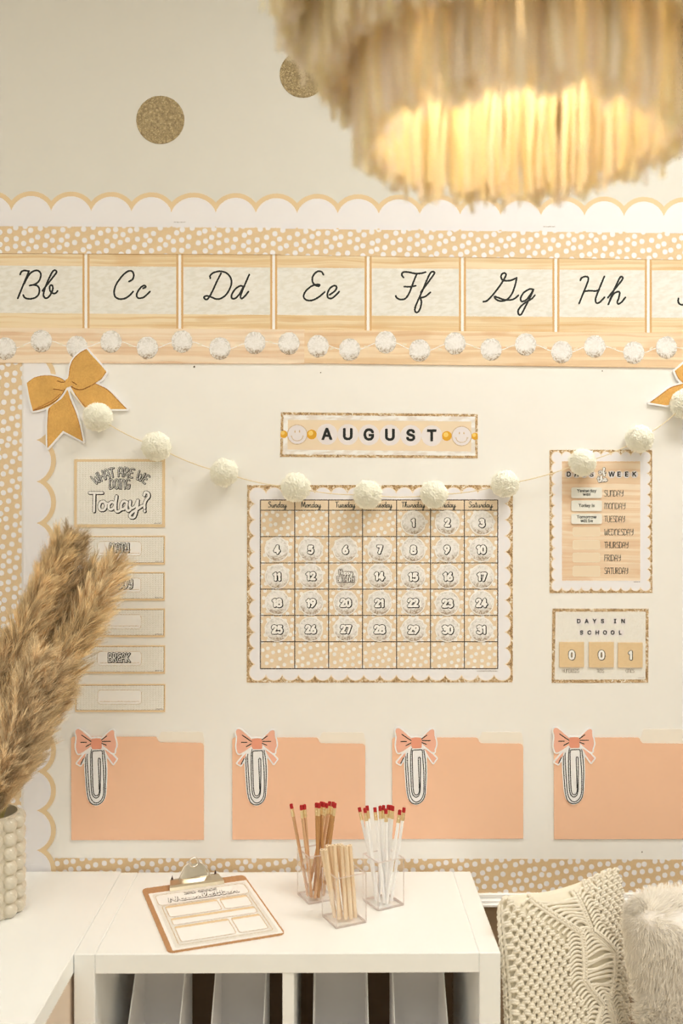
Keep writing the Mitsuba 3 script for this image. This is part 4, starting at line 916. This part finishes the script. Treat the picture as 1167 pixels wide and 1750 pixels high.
for j, (x, y, a, b_) in enumerate(white):
    pencil(cupC, kp(x, y), (a, b_), .187, .0036, 'pencil', 'white pencil with red eraser, leftmost in the white pencil cup' if j == 0 else 'white pencil with red eraser, farthest right in the white pencil cup' if j == 11 else f'white pencil with red eraser, {ORD[j]} from the left in the right cup', 'white pencils in the cup', 'eraser', 'pencil_white')
bare = [(358, 502, .5, -.6), (386, 499, .2, -.75), (400, 470, .6, -.1), (428, 468, .05, -.25), (455, 466, -.3, -.6), (482, 463, .3, .3), (500, 462, -.1, .35), (513, 468, -.55, -.1), (545, 476, -.7, .3), (574, 467, -.6, .75)]
for j, (x, y, a, b_) in enumerate(bare):
    pencil(cupB, kp(x, y), (a, b_), .150, .0040, 'pencil', 'short bare wooden pencil leaning at the far left of the front cup' if j == 0 else f'short bare wooden pencil without eraser, {ORD[j]} from the left in the front cup', 'bare pencils in the front cup', 'bare', 'pencil_bare')

# ================================================================== vase and pampas grass
VC = np.array([-.690, -.225]); VR = .0560; SR = .0153; dz = .0282
parts_ = [manifold3d.Manifold.cylinder(.200, VR + .001, VR + .001, 48).translate((VC[0], VC[1], ZT + .001))]
for rrow in range(7):
    for cidx in range(12):
        a = math.radians(-90 + 30 * cidx + 30)
        parts_.append(manifold3d.Manifold.sphere(SR, 28).translate((VC[0] + VR * math.cos(a), VC[1] + VR * math.sin(a), ZT + .0150 + dz * rrow)))
vm = manifold3d.Manifold.batch_boolean(parts_, manifold3d.OpType.Add)
vm = vm ^ manifold3d.Manifold.cylinder(.30, .2, .2, 48).translate((VC[0], VC[1], ZT + .0006))
vm = vm - manifold3d.Manifold.cylinder(.30, VR - .004, VR - .002, 48).translate((VC[0], VC[1], ZT + .012))
vase = thing('bubble_vase', 'glossy beige ceramic vase covered in bubbles on the left cabinet', 'vase')
part(vase, 'body', vm, 'vase', 35)

def bez(pts, n):
    return curve(pts, n)
VY = VC[1]
plumes = [  # picture points with distance, where the plume starts, length of branchlets, tone, label
 ([(-8, 1396, 0), (16, 1240, .00), (62, 1060, .02), (98, 945, .02)], .30, .058, (0.60, 0.45, 0.25), 'tallest golden pampas plume, upright at the left of the bunch top'),
 ([(-2, 1396, .02), (46, 1200, .05), (96, 1050, .06), (122, 940, .06)], .32, .058, (0.46, 0.34, 0.20), 'brown pampas plume in the middle of the bunch behind the golden ones'),
 ([(6, 1392, .0), (66, 1220, .03), (132, 1080, .03), (184, 985, .02)], .30, .066, (0.70, 0.55, 0.34), 'pale pampas plume leaning right over the schedule cards'),
 ([(2, 1396, -.01), (44, 1260, -.02), (94, 1150, -.02), (150, 1060, -.02)], .30, .056, (0.58, 0.44, 0.25), 'golden pampas plume bending right below the pale plume'),
 ([(4, 1394, .03), (60, 1210, .06), (118, 1070, .07), (156, 985, .07)], .34, .056, (0.56, 0.43, 0.25), 'tan pampas plume between the upright golden plume and the pale right plume'),
 ([(-18, 1396, .0), (-4, 1260, -.02), (24, 1130, -.02), (66, 1010, -.02)], .30, .052, (0.62, 0.47, 0.27), 'golden pampas plume at the left edge of the bunch'),
 ([(-14, 1400, -.03), (4, 1320, -.06), (26, 1230, -.07), (60, 1135, -.08)], .30, .052, (0.66, 0.52, 0.33), 'light pampas plume in the front of the bunch, low on the left'),
 ([(-4, 1398, -.03), (26, 1310, -.05), (56, 1225, -.06), (92, 1150, -.06)], .30, .050, (0.54, 0.41, 0.25), 'pampas plume in the front of the bunch, low in the middle'),
 ([(2, 1394, .0), (34, 1310, .01), (64, 1245, .02), (100, 1190, .02)], .34, .046, (0.58, 0.45, 0.28), 'short pampas plume at the lower right of the bunch'),
 ([(-30, 1400, .0), (-32, 1310, -.01), (-18, 1200, -.02), (8, 1120, -.02)], .30, .05, (0.58, 0.44, 0.26), 'pampas plume cut off by the left edge'),
]
for j, (pts, share, bl, tone, lab) in enumerate(plumes):
    rg = np.random.RandomState(100 + j)
    P = np.array([at_depth(x, y, VY + d) for x, y, d in pts])
    base = np.array([VC[0] + .010 * (j - 4.5) / 2, VC[1] + rg.uniform(-.03, .03), ZT + .03]); P = np.vstack([base, P])
    axis = curve(P, 12)
    t = thing('pampas_grass', lab, 'dried grass')
    part(t, 'stem', tube(axis[::2], np.linspace(.0026, .0010, len(axis[::2])), 6), 'stem', True)
    s = np.concatenate([[0], np.cumsum(np.linalg.norm(np.diff(axis, axis=0), axis=1))]); tot = s[-1]
    NB = 330; start = share + .05
    us = np.sort(start + (1.0 - start) * rg.rand(NB) ** .85)
    sp = np.column_stack([np.interp(us * tot, s, axis[:, k]) for k in range(3)])
    tg = unit(np.column_stack([np.interp(us * tot, s, np.gradient(axis[:, k], s)) for k in range(3)]))
    rad = unit(np.cross(tg, rg.normal(0, 1, (NB, 3))))
    wsh = np.sin(np.clip((us - start) / (1 - start), 0, 1) ** .75 * math.pi * .86 + .28)
    Lb = bl * (1.15 + .5 * rg.rand(NB)) * (.45 + .75 * wsh)
    V_, F_, C_, N_, nv = [], [], [], [], 0
    NH = 60
    kk = np.linspace(0, 1, 6)
    droop = np.array([.25, 0, -.55])
    for b in range(NB):
        d0 = unit(tg[b] + rad[b] * .20); d1 = unit(tg[b] * .95 + rad[b] * .50 + droop * .22)
        bp = sp[b] + (d0 * kk[:, None] + (d1 - d0) * (kk[:, None] ** 2) * .75) * Lb[b]
        hu = rg.rand(NH); hb = np.column_stack([np.interp(hu, kk, bp[:, k]) for k in range(3)])
        bt = unit(bp[-1] - bp[0])
        hd = unit(bt * .9 + unit(np.cross(bt, rg.normal(0, 1, (NH, 3)))) * (.34 * rg.rand(NH)[:, None] + .06))
        hl_ = .026 * (.5 + rg.rand(NH)) * (1.1 - .35 * hu)
        Q = np.stack([hb, hb + hd * (hl_ * .55)[:, None], hb + hd * hl_[:, None] + droop * (hl_ * .10)[:, None]], 1)
        Q[:, 0] -= bt * .004
        sd = unit(np.cross(hd, rg.normal(0, 1, (NH, 3))))
        v, f = ribbons(Q, sd, np.tile(np.array([[.0006, .0006, .0003]]), (NH, 1)) * (.8 + .5 * rg.rand(NH, 1)))
        V_.append(v); F_.append(f + nv); nv += len(v)
        nrm = unit(hb - sp[b] + rad[b] * .01 + hd * .01); N_.append(np.repeat(unit(nrm + rg.normal(0, .35, nrm.shape)), 6, axis=0))
        cl = np.clip(np.array(tone) * (.68 + .58 * rg.rand()), 0, .9)
        tipc = np.clip(cl * 1.12 + [.03, .03, .02], 0, .92)
        C_.append(np.tile(np.repeat(np.stack([cl, cl * .5 + tipc * .5, tipc]), 2, axis=0), (NH, 1)))
    part(t, 'plume', hairy(np.vstack(V_), np.vstack(F_), np.vstack(N_), 'pampas', np.vstack(C_)), 'pampas', kind='stuff')

# ================================================================== bench nook and pillows
bench = thing('bench', 'low white bench right of the cube shelf under the pillows', 'bench')
part(bench, 'seat', box(.325, 1.9, -.62, -.03, .32, .36, .004), 'white_lacquer')
for x in (.33, 1.10, 1.855): part(bench, 'leg', box(x, x + .04, -.60, -.05, 0, .32, .003), 'white_lacquer')

def pillow_surface(a, b, thick, pinch=.13):
    def S(u, v, side=1, off=0.0):
        u, v = np.asarray(u, float), np.asarray(v, float)
        x = a * u * (1 - pinch * (1 - v * v) * np.abs(u) ** 2.5); z = b * v * (1 - pinch * (1 - u * u) * np.abs(v) ** 2.5)
        h = thick * np.clip((1 - u ** 2) , 0, 1) ** .5 * np.clip((1 - v ** 2), 0, 1) ** .5
        h = thick * (1 - (1 - h / thick) ** 1.4) * (1.0 if side > 0 else .25)
        x = x * (1 - .07 * np.abs(v) ** 9) + off * .8 * np.sign(u) * np.abs(u) ** 8; z = z * (1 - .07 * np.abs(u) ** 9) + off * .8 * np.sign(v) * np.abs(v) ** 8
        return np.stack([x, -side * (h + off), z], -1)
    return S
def frame(center, yaw, lean, roll=0.0):
    R = trimesh.transformations.euler_matrix(-lean, 0, 0)[:3, :3]; R = trimesh.transformations.euler_matrix(0, roll, 0)[:3, :3] @ R
    Y = trimesh.transformations.euler_matrix(0, 0, yaw)[:3, :3]; R = Y @ R
    return lambda p: np.asarray(p) @ R.T + np.asarray(center)
def pillow_mesh(S, n=40):
    u = np.sin(np.linspace(-math.pi / 2, math.pi / 2, n)); U, Vv = np.meshgrid(u, u, indexing='ij')
    v = np.concatenate([S(U, Vv, 1).reshape(-1, 3), S(U, Vv, -1).reshape(-1, 3)])
    i, j = np.meshgrid(np.arange(n - 1), np.arange(n - 1), indexing='ij'); k = (i * n + j).ravel()
    f = np.vstack([np.column_stack([k, k + n, k + n + 1]), np.column_stack([k, k + n + 1, k + 1])])
    g = f[:, ::-1] + n * n
    mm = trimesh.Trimesh(v, np.vstack([f, g]), process=False); mm.merge_vertices(merge_norm=True, merge_tex=True); return mm
# macrame pillow
mpil = thing('macrame_pillow', 'cream macrame knotted cord pillow beside the white shelf', 'pillow')
SA = pillow_surface(.172, .225, .048, .09)
FA = frame((.452, -.272, .620), math.radians(33), math.radians(5), math.radians(2))
pm = pillow_mesh(SA); pm.vertices = FA(pm.vertices)
part(mpil, 'cover', pm, 'cotton_base', True)
def on_pillow(pts, off): pts = np.asarray(pts); return FA(SA(pts[:, 0], pts[:, 1], 1, off))
ridgesA = [[(-.42, .97), (-.15, .80), (.16, .60)], [(.20, .97), (.24, .80), (.30, .60)], [(.16, .60), (.17, .40), (.15, .20)], [(.15, .20), (.26, .08), (.40, -.05)], [(.34, .58), (.50, .47), (.66, .34)], [(.66, .34), (.62, .15), (.52, -.05)], [(.40, -.05), (.30, -.22), (.15, -.40)], [(.52, -.05), (.62, -.22), (.68, -.40)],
           [(.15, -.40), (.26, -.55), (.40, -.68)], [(.68, -.40), (.62, -.55), (.52, -.68)]]
rt = []
for rl in ridgesA:
    c_ = curve([(q[0] * 1.12 - .14, q[1]) for q in rl], 9); n_ = np.column_stack([-np.gradient(c_[:, 1]), np.gradient(c_[:, 0])]); n_ = unit(n_) * .018
    for s_ in (-1, 1): rt.append(tube(on_pillow(c_ + s_ * n_, .006), .0036, 6))
    k = np.linspace(0, 1, 18); q = np.column_stack([np.interp(k, np.linspace(0, 1, len(c_)), c_[:, i]) for i in (0, 1)]); qn = np.column_stack([np.interp(k, np.linspace(0, 1, len(c_)), n_[:, i]) for i in (0, 1)])
    for a_, b_ in zip(q, qn): rt.append(tube(on_pillow(np.array([a_ - b_ * 1.9 + [0, .008], a_, a_ + b_ * 1.9 - [0, .008]]), np.array([.003, .010, .003])), .0024, 5))
part(mpil, 'knotted_ridge', cat_(rt), 'cotton', True)
def left_edge(v):
    zig = [(.97, -.40), (.80, -.15), (.60, .16), (.20, .15), (-.05, .40), (-.40, .15), (-.68, .40), (-1, .15)]
    return np.interp(-v, [-a for a, b in zig], [b * 1.12 - .14 for a, b in zig])
def right_edge(v):
    zig = [(.97, .22), (.58, .34), (.34, .66), (-.05, .52), (-.40, .68), (-.68, .52), (-1, .68)]
    return np.interp(-v, [-a for a, b in zig], [b * 1.12 - .14 for a, b in zig])
ct_ = []
rg = np.random.RandomState(5)
for v in np.arange(-.95, .93, .036):
    l, r = left_edge(v), right_edge(v)
    if r - l > .06:
        x = np.linspace(l + .01, r - .01, 11); tt = (x - l) / (r - l)
        yy = v + .040 * np.sin(tt * math.pi) * (1 if rg.rand() > .12 else .2) + .012 * np.sin(tt * 6 + v * 9) - .03 * tt
        ct_.append(tube(on_pillow(np.column_stack([x, np.clip(yy, -.97, .97)]), .0055), .0031, 6))
    for (l2, r2) in ((l - .23, l - .03), (r + .03, r + .20)):
        l2, r2 = max(l2, -.93), min(r2, .93)
        if r2 - l2 > .05:
            x = np.linspace(l2, r2, 7); tt = (x - l2) / (r2 - l2); yy = v + .03 * np.sin(tt * math.pi) + .02 * tt
            ct_.append(tube(on_pillow(np.column_stack([x, np.clip(yy, -.97, .97)]), .005), .0029, 6))
part(mpil, 'loose_cord', cat_(ct_), 'cotton', True)
kn = []
su, sv = .118, .046
rg = np.random.RandomState(6)
def inside(u, v): return abs(u) < 1.0 and abs(v) < 1.0 and not (left_edge(v) - .24 < u < right_edge(v) + .18)
for iv, v in enumerate(np.arange(-.99, .99, sv)):
    for u in np.arange(-1.0, 1.01, su) + (su / 2 if iv % 2 else 0):
        if not inside(u, v): continue
        c1 = lambda q: np.clip(np.array(q), -.998, .998)
        j1, j2 = rg.normal(0, .006, 2)
        for s_ in (-1, 1):                  # cords running down to the next row of knots
            if inside(u + s_ * su / 2, v - sv):
                for o in (-.013, .013):
                    kn.append(tube(on_pillow(c1([(u + s_ * .012, v + o * .3), (u + s_ * su * .27, v - sv * .38 + o), (u + s_ * su * .42, v - sv * .85 + o)]), np.array([.006, .0050, .005])), .0025, 5))
        for o, off in ((.013, .0085), (-.006, .0095)):  # the wrapped knot itself
            kn.append(tube(on_pillow(c1([(u - su * .30, v + o - .010 + j1), (u - su * .15, v + o + .004), (u + su * .15, v + o + .004 + j2), (u + su * .30, v + o - .010)]), np.array([.0050, off, off, .0050])), np.array([.0022, .0032, .0032, .0022]), 5))
for u0 in (-.997, -.975, .997):             # cords closing the net along the side seams
    vv = np.linspace(-.97, .97, 60)
    for o in (-1, 1): kn.append(tube(on_pillow(np.column_stack([np.clip(u0 + .006 * o * np.sin(vv * 60), -1, 1), vv]), .004 + .002 * o * np.cos(vv * 60)), .0030, 5))
part(mpil, 'knot_net', cat_(kn), 'cotton', True, kind='stuff')

# fur pillow
fp = thing('fur_pillow', 'fluffy off-white faux fur pillow at the right edge beside the macrame pillow', 'pillow')
SB = pillow_surface(.235, .235, .085, .05)
FB = frame((.806, -.330, .612), math.radians(4), math.radians(10), math.radians(-3))
pm = pillow_mesh(SB); pm.vertices = FB(pm.vertices); part(fp, 'cover', pm, 'fur_base', True)
rg = np.random.RandomState(9); N = 95000
u, v = rg.uniform(-1, 1, N), rg.uniform(-1, 1, N); sd = np.where(rg.rand(N) < .88, 1, -1)
u = np.sin(u * math.pi / 2) * .999; v = np.sin(v * math.pi / 2) * .999
p0 = FB(np.where(sd[:, None] > 0, SB(u, v, 1), SB(u, v, -1))); e = 1e-3
pu = FB(np.where(sd[:, None] > 0, SB(u + e, v, 1), SB(u + e, v, -1))); pv = FB(np.where(sd[:, None] > 0, SB(u, v + e, 1), SB(u, v + e, -1)))
nn = unit(np.cross(pu - p0, pv - p0)) ; cen = FB(np.zeros((1, 3)))[0]
nn = np.where(((p0 - cen) * nn).sum(1, keepdims=True) < 0, -nn, nn); nn = np.where(np.isfinite(nn), nn, [0, -1, 0])
nn = unit(nn + unit(p0 - cen) * .35)
p0 = p0 + nn * (.010 * (meshkit.noise(p0 * 15 + 3, 11) - .5) + .012 * (meshkit.noise(p0 * [9, 9, 26], 12) - .5))[:, None]
cell = p0 * 11
flow = np.column_stack([meshkit.noise(cell, 1) - .5, meshkit.noise(cell, 2) - .5, meshkit.noise(cell, 3) - .56]) * 3.2
fine = np.column_stack([meshkit.noise(p0 * 70, 4) - .5, meshkit.noise(p0 * 70, 5) - .5, meshkit.noise(p0 * 70, 6) - .5]) * 1.0
d = unit(nn * .9 + flow + fine + rg.normal(0, .16, (N, 3))); dn = (d * nn).sum(1, keepdims=True); d = unit(d + nn * np.maximum(.25 - dn, 0))
L = .022 * (.6 + .6 * rg.rand(N)) * (.7 + .6 * meshkit.noise(p0 * 18, 8))
d2 = unit(d + flow * .35 + np.array([0, 0, -.25]))
Q = np.stack([p0, p0 + d * (L * .5)[:, None], p0 + (d * .5 + d2 * .5) * L[:, None]], 1)
sdv = unit(np.cross(d, rg.normal(0, 1, (N, 3))))
v_, f_ = ribbons(Q, sdv, np.tile(np.array([[.0011, .0010, .0004]]), (N, 1)))
part(fp, 'pile', hairy(v_, f_, np.repeat(unit(nn + d * .5 + rg.normal(0, .15, nn.shape)), 6, axis=0), 'fur'), 'fur', kind='stuff')

# ================================================================== tassel lamp
LC = np.array([.173, -CAMD + .90])
lamp = thing('tassel_chandelier', 'tiered cream raffia fringe lamp hanging close at the upper right', 'lamp')
rg = np.random.RandomState(21); TS = ('', '_001', '_002')
for TN, (rad, zb_, ln) in enumerate(((.130, 1.920, .160), (.170, 1.986, .165), (.205, 2.036, .18))):
    N = int(rad * 2 * math.pi / .0024) * 5
    th = rg.rand(N) * 2 * math.pi; ro = rad + rg.normal(0, .0070, N)
    zt = zb_ + ln; K_ = 7; kk = np.linspace(0, 1, K_)
    zend = zb_ + rg.normal(0, .006, N) - .010 * (meshkit.noise(np.column_stack([np.cos(th) * 6, np.sin(th) * 6, th * 0]), 3) - .5)
    P = np.zeros((N, K_, 3)); clump = (meshkit.noise(np.column_stack([np.cos(th) * 9, np.sin(th) * 9, th * 0 + rad * 40]), 5) - .5)
    thk = th[:, None] + (rg.normal(0, .035, N)[:, None] + clump[:, None] * .16) * kk[None] + .012 * np.sin(kk[None] * 9 + rg.rand(N)[:, None] * 6.3)
    rk = ro[:, None] + .010 * np.sin(kk[None] * 2.2) + .004 * rg.normal(0, 1, (N, 1)) * kk[None] + .008 * clump[:, None] * kk[None]
    P[:, :, 0] = LC[0] + rk * np.cos(thk); P[:, :, 1] = LC[1] + rk * np.sin(thk); P[:, :, 2] = zt + (zend - zt)[:, None] * kk[None]
    tang = np.column_stack([-np.sin(th), np.cos(th), th * 0]); radial = np.column_stack([np.cos(th), np.sin(th), th * 0])
    a = rg.rand(N) * math.pi; sdv = tang * np.cos(a)[:, None] + radial * np.sin(a)[:, None]
    v, f = ribbons(P, sdv, np.full((N, K_), .0042) * (.7 + .6 * rg.rand(N, 1)))
    tone = np.array([.98, .885, .715]) * (.90 + .12 * rg.rand(N, 1)) ; tone[:, 2] *= (.85 + .3 * rg.rand(N))
    part(lamp, f'tier{TS[TN]}__fringe', (v, f), 'raffia', False, kind='stuff', color=np.clip(np.repeat(tone, K_ * 2, axis=0), 0, .95))
    a = np.linspace(0, 2 * math.pi, 65)
    part(lamp, f'tier{TS[TN]}__hoop', tube(np.column_stack([LC[0] + rad * np.cos(a), LC[1] + rad * np.sin(a), a * 0 + zt]), .004, 6, False), 'frame_wire', True)
    for q in range(3):
        aa = q * 2 * math.pi / 3 + .3
        part(lamp, f'tier{TS[TN]}__spoke', tube(np.array([[LC[0] + rad * math.cos(aa), LC[1] + rad * math.sin(aa), zt], [LC[0], LC[1], zt + .012]]), .002, 5), 'frame_wire')
part(lamp, 'rod', tube(np.array([[LC[0], LC[1], 2.08], [LC[0], LC[1], CEIL - .03]]), .006, 10), 'frame_wire', True)
part(lamp, 'canopy', trimesh.creation.cylinder(.06, .03, sections=32, transform=trimesh.transformations.translation_matrix([LC[0], LC[1], CEIL - .015])), 'frame_wire', 30)
for q in range(6):
    aa = q * 2 * math.pi / 6 + .3
    s = trimesh.creation.icosphere(2, .018); s.apply_translation([LC[0] + (.085) * math.cos(aa), LC[1] + .085 * math.sin(aa), 2.075])
    key = part(lamp, 'bulb', s, 'paper_white', True); scene[key]['emitter'] = {'type': 'area', 'radiance': rgb([BULB * c for c in (1.0, .83, .56)])} if (BULB := 36.0) else None
print(len(scene), 'entries')
